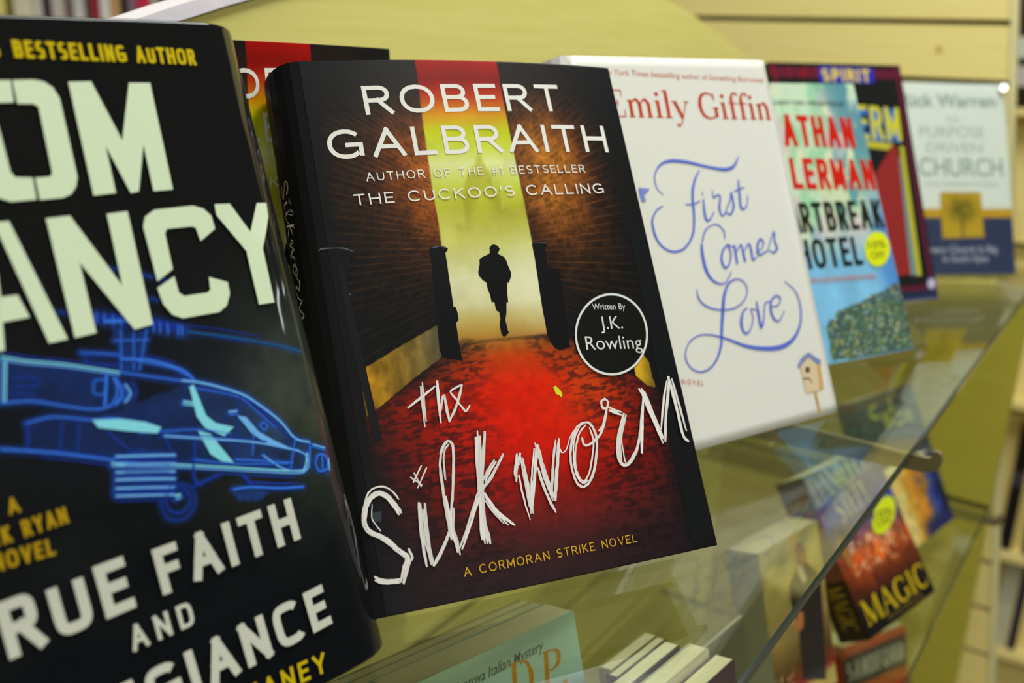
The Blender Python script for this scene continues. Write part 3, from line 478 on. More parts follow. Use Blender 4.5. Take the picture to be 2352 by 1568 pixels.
class Art:
    """printing on one face of a book, in millimetres from its lower left corner; layer = height above the paper"""

    def __init__(s, shape):
        s.mb = MB(); s.shape = shape; s.n = 0; s.umax = s.vmax = 0

    def P(s, u, v, off):
        """u, v, off in mm -> local coordinates of the book in metres"""
        x, w, nx, nw = s.shape(u / 1000.0, v / 1000.0)
        return (x + nx * off / 1000.0, w + nw * off / 1000.0, v / 1000.0)

    def tris(s, pts, tri, col, off, lim=14.0, mat=0):
        pts = [tuple(p) for p in pts]
        st = [tuple(t) for t in tri]
        out = []
        while st:
            t = st.pop()
            d = [math.dist(pts[t[i]], pts[t[(i + 1) % 3]]) for i in range(3)]
            k = max(range(3), key=lambda i: d[i])
            if d[k] > lim and len(out) + len(st) < 4000:
                a, b, c = t[k], t[(k + 1) % 3], t[(k + 2) % 3]
                pts.append(((pts[a][0] + pts[b][0]) / 2, (pts[a][1] + pts[b][1]) / 2))
                n = len(pts) - 1
                st += [(a, n, c), (n, b, c)]
            else: out.append(t)
        fs = []
        for t in out:
            (ax, ay), (bx, by), (cx, cy) = (pts[i] for i in t)
            fs.append(t if (bx - ax) * (cy - ay) - (cx - ax) * (by - ay) > 0 else t[::-1])
        s.mb.add([s.P(u, v, off) for u, v in pts], fs, col, mat)

    def off(s):
        s.n += 1
        return 0.10 + 0.0035 * s.n

    def poly(s, pts, col, lim=14.0, mat=0):
        if s.umax: pts = [(min(max(x, 0.2), s.umax - 0.2), min(max(y, 0.2), s.vmax - 0.2)) for x, y in pts]
        tri = tessellate_polygon([[Vector((x, y, 0)) for x, y in pts]])
        s.tris(pts, tri, lin(col), s.off(), lim, mat)

    def disc(s, c, ax, ay, col, n=40, inner=0.0):
        """ellipse through centre + axis points; inner > 0 gives a ring"""
        c = np.array(c); ex = np.array(ax) - c; ey = np.array(ay) - c
        ring = [tuple(c + ex * math.cos(t) + ey * math.sin(t)) for t in np.linspace(0, math.tau, n, endpoint=False)]
        if not inner: return s.poly(ring, col)
        rin = [tuple(c + inner * (np.array(p) - c)) for p in ring]
        tri = []
        for i in range(n):
            j = (i + 1) % n
            tri += [(i, j, n + j), (i, n + j, n + i)]
        s.tris(ring + rin, tri, lin(col), s.off())

    def stroke(s, pts, w, col, smooth=True, per=5):
        n0 = len(pts)
        p = catmull(pts, per) if smooth else [np.array(q, float) for q in pts]
        if np.ndim(w) == 0: ws = np.full(len(p), float(w))
        else: ws = np.interp(np.linspace(0, 1, len(p)), np.linspace(0, 1, len(w)), w)
        vs = []
        for i, q in enumerate(p):
            a = p[max(i - 1, 0)]; b = p[min(i + 1, len(p) - 1)]
            d = b - a; l = math.hypot(*d) or 1.0
            nn = np.array((-d[1], d[0])) / l * ws[i] / 2
            vs += [tuple(q + nn), tuple(q - nn)]
        tri = []
        for i in range(len(p) - 1):
            a = 2 * i
            tri += [(a, a + 1, a + 3), (a, a + 3, a + 2)]
        s.tris(vs, tri, lin(col), s.off())

    def text(s, item, col, bold=0.0, shear=0.0, space=1.0, hs=1.0, glow=None):
        t, a, b, h, tl = item
        vs, fs = text_mesh(t, bold, shear, space)
        a = np.array(a); b = np.array(b)
        d = b - a; ln = math.hypot(*d); ex = d / ln; ey = np.array((-ex[1], ex[0]))
        x0, x1 = vs[:, 0].min(), vs[:, 0].max()
        P = a + ((vs[:, 0] - x0) / (x1 - x0) * ln)[:, None] * ex + (vs[:, 1] / CAP * h * hs)[:, None] * ey
        s.faces(P, fs, lin(col))

    def faces(s, P, fs, col):
        tri = []
        for f in fs:
            for k in range(1, len(f) - 1): tri.append((f[0], f[k], f[k + 1]))
        s.tris(P, tri, col, s.off(), 30.0)

    def serif(s, item, col, weight=1.0, hs=1.0, slant=0.0):
        """letters with thick stems, hairlines and flat serifs"""
        t, a, b, h, tl = item
        a = np.array(a); b = np.array(b); d = b - a; ln = math.hypot(*d); ex = d / ln; ey = np.array((-ex[1], ex[0]))
        x = 0.0; parts = []
        for ch in t:
            adv, st = GLYPH.get(ch, (0.36, []))
            for pts, w in st: parts.append(([(px + x, py) for px, py in pts], w))
            x += adv
        k = ln / (x - 0.08); hh = h * hs
        for pts, w in parts:
            q = [a + (px - 0.04 + slant * py) * k * ex + py * hh * ey for px, py in pts]
            wv = np.array(w if np.ndim(w) else [w] * 2, float) * weight * min(k, hh * 1.2)
            s.stroke([tuple(z) for z in q], wv, col, per=5)


T_, t_ = 0.135, 0.04


def _st(x, y0, y1): return ([(x, y0), (x, y1)], T_)
def _sf(x, y, l=0.10): return ([(x - l, y), (x + l, y)], t_)


GLYPH = {
    'E': (0.76, [_st(.14, 0, 1), ([(.02, .98), (.62, .98)], t_), ([(.02, .02), (.66, .02)], t_), ([(.14, .52), (.46, .52)], t_), ([(.62, 1), (.62, .74)], [.05, .03]), ([(.66, 0), (.66, .28)], [.05, .03]), ([(.46, .64), (.46, .40)], t_)]),
    'L': (0.70, [_st(.14, 0, 1), _sf(.14, .98), ([(.02, .02), (.62, .02)], t_), ([(.62, 0), (.62, .3)], [.05, .03])]),
    'T': (0.76, [_st(.36, 0, 1), _sf(.36, .02), ([(.03, .98), (.69, .98)], t_), ([(.04, 1), (.04, .72)], [.05, .03]), ([(.68, 1), (.68, .72)], [.05, .03])]),
    'I': (0.38, [_st(.17, 0, 1), _sf(.17, .98, .13), _sf(.17, .02, .13)]),
    'D': (0.88, [_st(.15, 0, 1), ([(.02, .98), (.36, .98), (.62, .88), (.76, .5), (.62, .12), (.36, .02), (.02, .02)], [.04, .04, .09, .15, .09, .04, .04])]),
    'P': (0.72, [_st(.15, 0, 1), _sf(.15, .02, .13), ([(.02, .98), (.36, .98), (.58, .90), (.62, .74), (.56, .58), (.36, .5), (.15, .5)], [.04, .04, .10, .15, .10, .04, .04])]),
    'N': (0.86, [([(.12, 0), (.12, 1)], .05), ([(.10, 1), (.70, 0)], T_), ([(.70, 0), (.70, 1)], .05), _sf(.12, .02), _sf(.70, .98), _sf(.06, .98, .07)]),
    'M': (1.02, [([(.12, 0), (.14, 1)], .05), ([(.14, 1), (.46, .02)], T_), ([(.46, .02), (.80, 1)], .05), _st(.84, 0, 1), _sf(.12, .02), _sf(.84, .02), _sf(.10, .98, .07), _sf(.88, .98, .07)]),
    'A': (0.84, [([(.08, 0), (.38, 1)], .05), ([(.38, 1), (.70, 0)], T_), ([(.18, .36), (.58, .36)], t_), _sf(.08, .02), _sf(.70, .02, .12)]),
    'C': (0.80, [([(.68, .74), (.60, .92), (.40, .99), (.18, .84), (.10, .5), (.18, .16), (.40, .01), (.60, .08), (.70, .28)], [.04, .05, .06, .12, .15, .12, .06, .05, .03]), ([(.68, 1), (.68, .70)], t_)]),
    'G': (0.88, [([(.68, .74), (.60, .92), (.40, .99), (.18, .84), (.10, .5), (.18, .16), (.40, .01), (.60, .06), (.70, .14)], [.04, .05, .06, .12, .15, .12, .06, .05, .05]), ([(.68, 1), (.68, .70)], t_), ([(.70, .05), (.70, .42)], T_), _sf(.70, .42, .12)]),
    'S': (0.64, [([(.50, .80), (.44, .95), (.28, 1), (.12, .90), (.10, .72), (.28, .54), (.46, .40), (.50, .20), (.38, .02), (.22, .0), (.08, .10), (.05, .26)], [.03, .04, .05, .09, .13, .15, .15, .12, .07, .05, .04, .03]), ([(.5, 1), (.5, .74)], t_), ([(.06, 0), (.06, .26)], t_)]),
    'm': (0.98, [_st(.14, 0, .64), _st(.46, 0, .56), _st(.78, 0, .56), _sf(.14, .02), _sf(.46, .02), _sf(.78, .02), ([(.14, .44), (.24, .60), (.36, .66), (.46, .50)], [.03, .05, .09, .12]), ([(.46, .44), (.56, .60), (.68, .66), (.78, .50)], [.03, .05, .09, .12]), ([(.03, .60), (.14, .62)], t_)]),
    'n': (0.64, [_st(.14, 0, .64), _st(.46, 0, .56), _sf(.14, .02), _sf(.46, .02), ([(.14, .44), (.24, .60), (.36, .66), (.46, .50)], [.03, .05, .09, .12]), ([(.03, .60), (.14, .62)], t_)]),
    'i': (0.34, [_st(.15, 0, .64), _sf(.15, .02, .12), ([(.03, .61), (.15, .63)], t_), ([(.15, .82), (.15, .96)], .14)]),
    'l': (0.34, [_st(.15, 0, 1.04), _sf(.15, .02, .12), ([(.03, 1.01), (.15, 1.03)], t_)]),
    'y': (0.62, [([(.10, .63), (.32, 0)], T_), ([(.54, .63), (.32, 0), (.20, -.26), (.06, -.26)], [.04, .04, .05, .11]), _sf(.08, .62), _sf(.54, .62, .09)]),
    'f': (0.40, [_st(.16, 0, .84), _sf(.16, .02, .12), ([(.16, .80), (.22, .98), (.34, 1.03), (.42, .94)], [.13, .07, .05, .12]), ([(.02, .62), (.36, .62)], t_)]),
    ' ': (0.34, []), '.': (0.30, [([(.10, .0), (.10, .12)], .13)]),
}



def _arc(cx, cy, rx, ry, a0, a1, e=2.0, n=18):
    out = []
    for a in np.linspace(math.radians(a0), math.radians(a1), n):
        c, q = math.cos(a), math.sin(a)
        out.append((cx + rx * math.copysign(abs(c) ** (2 / e), c), cy + ry * math.copysign(abs(q) ** (2 / e), q)))
    return out


def mono_glyph(ch, e):
    L = lambda *p: [[p[i], p[i + 1]] for i in range(len(p) - 1)]
    A = lambda *a: _arc(*a, e=e)
    g = {
        'A': (.92, L((0, 0), (.46, 1)) + L((.46, 1), (.92, 0)) + L((.17, .33), (.75, .33))),
        'B': (.72, L((0, 0), (0, 1)) + [[(0, 1), (.40, 1)] + A(.40, .765, .27, .235, 90, -90) + [(0, .53)], [(0, .53), (.42, .53)] + A(.42, .265, .30, .265, 90, -90) + [(0, 0)]]),
        'C': (.92, [A(.5, .5, .5, .5, 42, 318)]),
        'D': (.82, L((0, 0), (0, 1)) + [[(0, 1), (.34, 1)] + A(.34, .5, .48, .5, 90, -90) + [(0, 0)]]),
        'E': (.64, L((0, 0), (0, 1)) + L((0, 1), (.64, 1)) + L((0, .52), (.56, .52)) + L((0, 0), (.64, 0))),
        'F': (.62, L((0, 0), (0, 1)) + L((0, 1), (.62, 1)) + L((0, .52), (.54, .52))),
        'G': (.98, [A(.5, .5, .5, .5, 42, 318)] + L((.97, .10), (.97, .46)) + L((.97, .46), (.56, .46))),
        'H': (.80, L((0, 0), (0, 1)) + L((.80, 0), (.80, 1)) + L((0, .52), (.80, .52))),
        'I': (.0, L((0, 0), (0, 1))),
        'J': (.50, [[(.5, 1), (.5, .28)] + A(.25, .28, .25, .28, 0, -170)]),
        'K': (.76, L((0, 0), (0, 1)) + L((.72, 1), (.02, .42)) + L((.24, .58), (.76, 0))),
        'L': (.62, L((0, 0), (0, 1)) + L((0, 0), (.62, 0))),
        'M': (.96, L((0, 0), (0, 1)) + L((0, 1), (.48, .18)) + L((.48, .18), (.96, 1)) + L((.96, 1), (.96, 0))),
        'N': (.80, L((0, 0), (0, 1)) + L((0, 1), (.80, 0)) + L((.80, 0), (.80, 1))),
        'O': (1.0, [A(.5, .5, .5, .5, 90, 452)]),
        'P': (.68, L((0, 0), (0, 1)) + [[(0, 1), (.40, 1)] + A(.40, .73, .28, .27, 90, -90) + [(0, .46)]]),
        'R': (.74, L((0, 0), (0, 1)) + [[(0, 1), (.42, 1)] + A(.42, .745, .28, .255, 90, -90) + [(0, .49)]] + L((.38, .49), (.76, 0))),
        'S': (.66, [A(.33, .745, .31, .255, 40, 250)[:-1] + [(.33, .50)] + A(.33, .255, .33, .255, 80, -145)]),
        'T': (.76, L((.38, 0), (.38, 1)) + L((0, 1), (.76, 1))),
        'U': (.78, [[(0, 1), (0, .36)] + A(.39, .36, .39, .36, 180, 360) + [(.78, 1)]]),
        'V': (.86, L((0, 1), (.43, 0)) + L((.43, 0), (.86, 1))),
        'W': (1.3, L((0, 1), (.33, 0)) + L((.33, 0), (.65, .9)) + L((.65, .9), (.97, 0)) + L((.97, 0), (1.3, 1))),
        'X': (.8, L((0, 0), (.8, 1)) + L((0, 1), (.8, 0))),
        'Y': (.84, L((0, 1), (.42, .46)) + L((.84, 1), (.42, .46)) + L((.42, .46), (.42, 0))),
        '1': (.14, L((0, .84), (.14, 1)) + L((.14, 1), (.14, 0))),
        '0': (.60, [A(.3, .5, .3, .5, 90, 452)]),
        '%': (.80, [A(.16, .78, .16, .2, 90, 452), A(.64, .22, .16, .2, 90, 452)] + L((.14, 0), (.66, 1))),
        '#': (.72, L((.10, 0), (.26, 1)) + L((.46, 0), (.62, 1)) + L((0, .66), (.72, .66)) + L((0, .34), (.72, .34))),
        "'": (.04, L((.05, 1), (.0, .72))),
        ' ': (.38, []), '.': (.0, L((0, 0), (0, .06))),
    }
    return g[ch]


def mono(art, item, col, weight=.13, e=2.0, gap=.20, narrow=1.0, hs=1.0, shear=0.0):
    """even-stroke capitals fitted between two baseline points; weight = stroke / cap height"""
    t, a, b, h, tl = item
    h = h * hs
    a = np.array(a, float); b = np.array(b, float); d = b - a; ln = math.hypot(*d); ex = d / ln; ey = np.array((-ex[1], ex[0]))
    w = weight * h
    tot = 0.0; lay = []
    for i, ch in enumerate(t):
        adv, st = mono_glyph(ch, e)
        lay.append((tot, adv, st)); tot += adv + (gap if i < len(t) - 1 else 0)
    n = len(t)
    k = (ln - w * n) / tot                           # scale of the skeletons across; each letter also takes one stroke width
    for i, (x0, adv, st) in enumerate(lay):
        for pts in st:
            q = []
            for px, py in pts:
                yy = w / 2 + py * (h - w)
                q.append(np.array(((x0 + px) * k + w * i + w / 2 + shear * yy, yy)))
            d0 = q[0] - q[1]; d1 = q[-1] - q[-2]
            closed = math.dist(q[0], q[-1]) < 1e-6
            if not closed:
                cap = w * (.5 if len(q) == 2 else .02)
                q[0] = q[0] + d0 / max(math.hypot(*d0), 1e-9) * cap; q[-1] = q[-1] + d1 / max(math.hypot(*d1), 1e-9) * cap
                if len(q) == 2:                      # keep slanted ends inside the cap height
                    for z in q: z[1] = min(max(z[1], 0.0), h)
            art.stroke([tuple(a + z[0] * ex + z[1] * ey) for z in q], w, col, smooth=False)


# ------------------------------------------------------------------ value noise for the printed pictures
def vnoise(x, y, seed=0):
    g = np.random.default_rng(seed).random((64, 64))
    xi = np.floor(x).astype(int); yi = np.floor(y).astype(int)
    fx, fy = x - xi, y - yi
    fx = fx * fx * (3 - 2 * fx); fy = fy * fy * (3 - 2 * fy)
    a = g[yi % 64, xi % 64]; b = g[yi % 64, (xi + 1) % 64]; c = g[(yi + 1) % 64, xi % 64]; d = g[(yi + 1) % 64, (xi + 1) % 64]
    return (a * (1 - fx) + b * fx) * (1 - fy) + (c * (1 - fx) + d * fx) * fy


def fbm(x, y, seed=0, n=4):
    t = 0; a = 0.5; s = 0
    for k in range(n):
        t = t + a * vnoise(x * 2 ** k, y * 2 ** k, seed + k); s += a; a *= 0.55
    return t / s


def sstep(a, b, x):
    t = np.clip((x - a) / (b - a), 0, 1)
    return t * t * (3 - 2 * t)


def ramp(x, xs, cols):
    o = np.argsort(xs); xs = np.array(xs)[o]; cols = np.array(cols, float)[o]
    return np.stack([np.interp(x, xs, cols[:, k]) for k in range(3)], -1)


def inpoly(U, V, poly):
    r = np.zeros(U.shape, bool); n = len(poly)
    for i in range(n):
        (x0, y0), (x1, y1) = poly[i], poly[(i + 1) % n]
        c = ((y0 > V) != (y1 > V))
        with np.errstate(divide='ignore', invalid='ignore'):
            r ^= c & (U < (x1 - x0) * (V - y0) / ((y1 - y0) if y1 != y0 else 1e-9) + x0)
    return r


# ------------------------------------------------------------------ books
ROUND_MAX = 1.0                                    # how far, in radians, a jacket curls round the fore edge


def book(name, label, pose, z0, T, paint, spine_col, edge_col, m_cover, cat='book', group=None, hard=True, res=3.0,
         bulge=0.0, warp=None, round_r=0.0, spine_round=0.006, draw=None, spine_draw=None, back_col=None, page_top=None, page_inset=0.003, parts=True):
    x, y, yaw, lean, w, h = pose
    mw = Matrix.Translation((x, y, z0)) @ Matrix.Rotation(yaw, 4, 'Z') @ Matrix.Rotation(-lean, 4, 'X')
    root = empty(name, mw, label=label, cat=cat, group=group)
    th = 0.0025 if hard else 0.0006

    def depth(u, v):
        d = 0.0
        if bulge: d -= bulge * (1 - (2 * min(max(u / w, 0), 1) - 1) ** 2)
        if warp: d += warp(u, v)
        return d

    def shape(u, v):
        """surface point and outward direction at u, v (metres)"""
        if round_r and u > w - round_r:
            a = min((u - (w - round_r)) / round_r, ROUND_MAX)
            d = depth(w - round_r, v)
            return w - round_r + round_r * math.sin(a), d + round_r * (1 - math.cos(a)), math.sin(a), -math.cos(a)
        e = 0.0005
        sl = (depth(u + e, v) - depth(u - e, v)) / (2 * e) if (bulge or warp) else 0.0
        k = 1 / math.sqrt(1 + sl * sl)
        return u, depth(u, v), sl * k, -k

    # front cover: painted grid + edges + inside face
    art = Art(shape); art.umax, art.vmax = w * 1000, h * 1000
    umax = w - round_r + round_r * ROUND_MAX if round_r else w
    nu = max(2, int(umax * 1000 / res)); nv = max(2, int(h * 1000 / res))
    us = np.linspace(0, umax * 1000, nu + 1); vs = np.linspace(0, h * 1000, nv + 1)
    U, V = np.meshgrid(us, vs)
    C = lin(np.clip(paint(U, V) if callable(paint) else np.broadcast_to(np.array(paint, float), U.shape + (3,)), 0, 255))
    base = art.mb
    base.v = [art.P(U[j, i], V[j, i], 0) for j in range(nv + 1) for i in range(nu + 1)]
    for j in range(nv):
        for i in range(nu):
            a = j * (nu + 1) + i
            base.f.append((a, a + 1, a + nu + 2, a + nu + 1))
            base.c.append(np.stack([C[j, i], C[j, i + 1], C[j + 1, i + 1], C[j + 1, i]])); base.m.append(0)
    n0 = len(base.v)
    ec = lin(edge_col)
    bot = list(range(0, nu + 1)); top = [nv * (nu + 1) + i for i in range(nu + 1)]
    lef = [j * (nu + 1) for j in range(nv + 1)]; rig = [j * (nu + 1) + nu for j in range(nv + 1)]
    back = {}
    for lst in (bot, top, lef, rig):
        for i in lst:
            if i not in back:
                px, pw, pz = base.v[i]
                base.v.append((min(px, w), th + max(pw, 0) + (0.0005 if round_r else 0), pz)); back[i] = len(base.v) - 1
    for lst, fl in ((bot, 0), (top, 1), (lef, 1), (rig, 0)):
        for a, b in zip(lst, lst[1:]):
            q = (b, a, back[a], back[b])
            base.f.append(q if not fl else q[::-1]); base.c.append(ec); base.m.append(0)
    for a, b, c, d in zip(bot, bot[1:], top, top[1:]):
        base.f.append((back[b], back[a], back[c], back[d])); base.c.append(ec); base.m.append(0)
    if draw: draw(art)
    mats = [m_cover, M_FOIL]
    art.mb.build('front_cover', mats, root, smooth=bool(bulge or warp or round_r))
    # spine: a rounded strip from the front hinge to the back hinge
    K = 10
    sp = []
    for k in range(K + 1):
        a = math.pi * k / K
        sp.append((-spine_round * math.sin(a) if hard else -0.0004, (T / 2) * (1 - math.cos(a)) if hard else T * k / K))
    s_ = MB()
    nz = 12
    scl = lin(spine_col)
    for k in range(K):
        (xa, wa), (xb, wb) = sp[k], sp[k + 1]
        for j in range(nz):
            za, zb = h * j / nz, h * (j + 1) / nz
            s_.add([(xa, wa, za), (xb, wb, za), (xb, wb, zb), (xa, wa, zb)], [(3, 2, 1, 0)], scl)
    for z in (0.0, h):                              # inside face
        pass
    s_.add([(min(xa + 0.0015, 0.0), wa, 0.0) for xa, wa in sp] + [(min(xa + 0.0015, 0.0), wa, h) for xa, wa in sp],
           [(k, k + 1, K + 2 + k, K + 1 + k) for k in range(K)], scl)
    s_.add([(xa, wa, zz) for zz in (0.0, h) for xa, wa in sp] + [(min(xa + 0.0015, 0.0), wa, zz) for zz in (0.0, h) for xa, wa in sp],
           [(k + 1, k, 2 * (K + 1) + k, 2 * (K + 1) + k + 1) for k in range(K)] + [(K + 1 + k, K + 2 + k, 3 * (K + 1) + k + 1, 3 * (K + 1) + k) for k in range(K)], scl)
    if spine_draw:
        # across: mm over the rounded back measured from the middle, seen from outside (left edge = back cover)
        def sshape(u, v):
            if not hard: return -0.0004, T / 2 - u, -1.0, 0.0
            a = math.pi / 2 - u / (T / 2)
            return -spine_round * math.sin(a), (T / 2) * (1 - math.cos(a)), -1.0, 0.0
        sa = Art(sshape); sa.mb = s_
        spine_draw(sa)
    s_.build('spine', m_cover, root, smooth=True)
    b_ = MB()
    b_.box((0, T - th, 0), (w, T, h), lin(back_col if back_col is not None else spine_col))
    b_.build('back_cover', m_cover, root)
    # page block with three trimmed edges
    ins = page_inset if hard else 0.0003
    p_ = MB()
    f0 = th + 0.0006 + (max(warp(w, h), warp(w, 0), 0) + 0.0006 if warp else 0) + round_r * (1 - math.cos(ROUND_MAX))
    NZ = 1
    p_.box((0.0012, f0, ins), (w - ins - (0.004 if round_r else 0), T - th - 0.0004, h - ins), lin((225, 216, 184)))
    p_.build('page_block', M_PAGES, root)
    return root, mw


def scaled(n, T, gz):
    """pose of a book whose back lower edge rests on the glass at height gz, its picture from the camera unchanged"""
    x, y, a, l, w, h = D['books'][n]
    z = D['z'].get(n, 0.0)
    nz = gz + T * math.sin(l) + 0.0004
    k = (CAM_H - nz) / (CAM_H - z)
    return (x * k, y * k, a, l, w * k, h * k), nz, k


TX = D['text']
# ---- the black and red hardcover with the alley picture (two copies)
SK = D['silk']
WHITE = (236, 230, 222)


def sk_paint(U, V):
    w, h = 157.1, 240.9
    sl = np.array(SK['skyL']); sr = np.array(SK['skyR']); vv = np.array(SK['skyv'])
    vg = sl[-1, 1]
    xl = np.interp(V, sl[::-1, 1], sl[::-1, 0]); xr = np.interp(V, sr[::-1, 1], sr[::-1, 0])
    n1 = fbm(U / 9, V / 9, 3); n2 = fbm(U / 2.2, V / 2.2, 9)
    # brick walls, drawn towards a vanishing point
    def wall(vp, sgn, glow, seed, c_glow):
        dx = (vp[0] - U) * sgn; dx = np.maximum(dx, 3.0)
        ang = (V - vp[1]) / dx
        rows = ang * 27.0
        row = np.floor(rows); fr = rows - row
        col = 20 * np.log(dx) + (row % 2) * 0.5
        colf = np.floor(col); fc = col - colf
        tone = vnoise(row * 1.37 + 5, colf * 1.71 + 3, seed)
        mort = (1 - sstep(0.02, 0.17, np.minimum(fr, 1 - fr))) * 0.95
        g = np.exp(-(((U - glow[0]) / glow[2]) ** 2 + ((V - glow[1]) / glow[3]) ** 2))
        g = g * (0.75 + 0.5 * n1)
        dark = np.array([22, 20, 21.0]); mid = np.array([96, 48, 20.0])
        t = np.clip(g, 0, 1)[..., None]
        c = dark + (mid - dark) * np.clip(t * 1.6, 0, 1) + (np.array(c_glow) - mid) * np.clip(t * 1.5 - 0.55, 0, 1)
        c = c * (0.70 + 0.36 * tone + 0.55 * (n2 - 0.5) + .25 * (vnoise(U / .9, V / .9, seed + 8) - .5))[..., None]
        ln = np.array([158, 84, 26.0]) * (0.24 + 1.0 * t) + 14
        hi = np.clip(mort * (0.10 + 1.0 * vnoise(U / 7, V / 2, seed + 4)), 0, 1)[..., None]
        return c * (1 - hi) + ln * hi
    cl = wall(SK['vpL'], 1, (58, 186, 34, 40), 21, (176, 92, 26))
    cr = wall(SK['vpR'], -1, (110, 186, 24, 42), 22, (190, 116, 34))
    c = np.where((U < (xl + xr) / 2)[..., None], cl, cr)
    # darker low down
    low = sstep(150, 90, V)[..., None]
    c = c * (1 - 0.42 * low) + np.array([20, 22, 24.0]) * 0.42 * low
    # sky and mist seen at the end of the alley
    tab = [(168, 16, 8), (138, 14, 8), (148, 18, 8), (190, 56, 8), (222, 156, 14), (200, 204, 24), (206, 214, 70), (222, 226, 150), (198, 204, 74), (194, 192, 56), (196, 190, 78), (206, 202, 110), (224, 220, 172), (220, 212, 160), (204, 182, 108), (184, 140, 58), (170, 92, 30), (200, 62, 8), (220, 32, 2), (208, 24, 4), (158, 20, 10), (112, 28, 24), (62, 28, 28), (38, 28, 30)]
    sky = ramp(V, list(vv), tab)
    sky = sky * (0.93 + 0.14 * n1)[..., None]
    mist = np.exp(-(((U - 92) / 16) ** 2 + ((V - 128) / 20) ** 2))[..., None] * 0.55
    sky = sky * (1 - mist) + np.array([232, 230, 196.0]) * mist
    tow = SK['tower']
    tm = np.zeros(U.shape)
    for du, dv in ((0, 0), (.7, .3), (-.7, .3), (.2, -.8), (0, .8)): tm += inpoly(U + du + n2 - .5, V + dv, tow)
    vb = min(q[1] for q in tow)
    tm = tm / 5 * sstep(vb - 2, vb + 26, V)
    tm = (tm * 0.62)[..., None]
    sky = sky * (1 - tm) + (np.array([168, 164, 40.0]) * (0.8 + 0.4 * n1[..., None])) * tm
    ins = (sstep(xl - .35, xl + .35, U) * (1 - sstep(xr - .35, xr + .35, U)) * sstep(vg - 1, vg + 1, V))[..., None]
    c = c * (1 - ins) + sky * ins
    # wet street
    mid = np.interp(V, [0, 60, vg], [80, 82, (sl[-1, 0] + sr[-1, 0]) / 2])
    half = np.interp(V, [0, 45, 80, vg - 12, vg], [66, 74, 80, 44, 28])
    half_r = np.interp(V, [0, 45, 80, vg - 12, vg], [60, 70, 66, 44, 30])
    dd = (U - mid) / np.where(U < mid, half, half_r)
    streak = fbm(U / 5 + 3, V / 1.1, 31); cr_ = fbm(U / 2.4, V / 1.5, 41)
    st = ramp(V, list(vv), tab)
    fall = np.clip(1.04 - np.abs(dd) ** 2.1, 0, 1)
    grit = sstep(0.46, 0.60, streak * 0.6 + cr_ * 0.4) * sstep(0.22, 0.62, np.abs(dd) + 0.10)
    street = st * fall[..., None] + np.array([34, 24, 28.0]) * (1 - fall[..., None])
    warm = np.exp(-(((U - 108) / 16) ** 2 + ((V - 82) / 22) ** 2))[..., None] * 0.55
    street = street * (1 - warm) + np.array([206, 84, 22.0]) * warm
    street = street * (1 - 0.62 * grit[..., None]) + np.array([30, 18, 22.0]) * 0.62 * grit[..., None]
    street = street * (0.88 + 0.26 * fbm(U / 3, V / 3, 51))[..., None]
    bl = np.interp(U, [0, 5, 40, 52, 60, 100, 108, 141, 157], [77, 80, 100, 108, vg, vg, 97, 77, 66])
    inr = sstep(bl + 1.0, bl - 1.6, V)[..., None]
    c = c * (1 - inr) + street * inr
    # stained plinth at the foot of the left wall
    sm = inpoly(U, V, SK['stain'])[..., None] * 1.0
    sx = np.clip((U - 8) / 42, 0, 1)[..., None]
    stc = np.array([164, 116, 20.0]) * (1 - sx) + np.array([74, 76, 70.0]) * sx
    stc = stc * (0.55 + 0.9 * fbm(U / 4, V / 9, 61))[..., None]
    c = c * (1 - sm) + stc * sm
    sm = inpoly(U, V, SK['stainR'])[..., None]
    c = np.where(sm, np.array([206, 160, 36.0]) * (0.7 + 0.6 * n1)[..., None], c)
    # soft printed darkening of the picture towards the hinge and the fore edge
    ed = (sstep(0, 9, U) * (1 - 0.75 * sstep(134, 150, U)))[..., None]
    c = c * ed + np.array([20, 20, 22.0]) * (1 - ed)
    tp = sstep(196, 232, V)[..., None] * (1 - ins)
    c = c * (1 - 0.55 * tp) + np.array([22, 22, 25.0]) * 0.55 * tp
    return c


def chalk(art, strokes, col, tf=lambda p: p, ws=1.0):
    r = random.Random(4)
    for w, pts in strokes:
        p = catmull(pts, 5)
        w = w * ws
        k = 1 if w < 1.6 else 2 if w < 2.6 else 4
        for j in range(k):
            o = (j - (k - 1) / 2) * (w / k)
            q = []
            for i, a in enumerate(p):
                b0 = p[max(i - 1, 0)]; b1 = p[min(i + 1, len(p) - 1)]
                d = b1 - b0; l = math.hypot(*d) or 1
                n = np.array((-d[1], d[0])) / l
                q.append(tf(a + n * (o + r.uniform(-.10, .10))))
            if k > 1:                               # uneven ends, as chalk leaves them
                c = r.randint(0, 1); e = r.randint(0, 1)
                q = q[c: len(q) - e] if len(q) > 6 else q
            ww = [w / k * r.uniform(0.80, 1.18) for _ in range(max(4, len(q) // 2))]
            ww[-1] *= 0.55; ww[0] *= 0.7
            sh = r.uniform(0.93, 1.03)
            art.stroke([tuple(x) for x in q], ww, tuple(min(255, x * sh) for x in col), smooth=False)


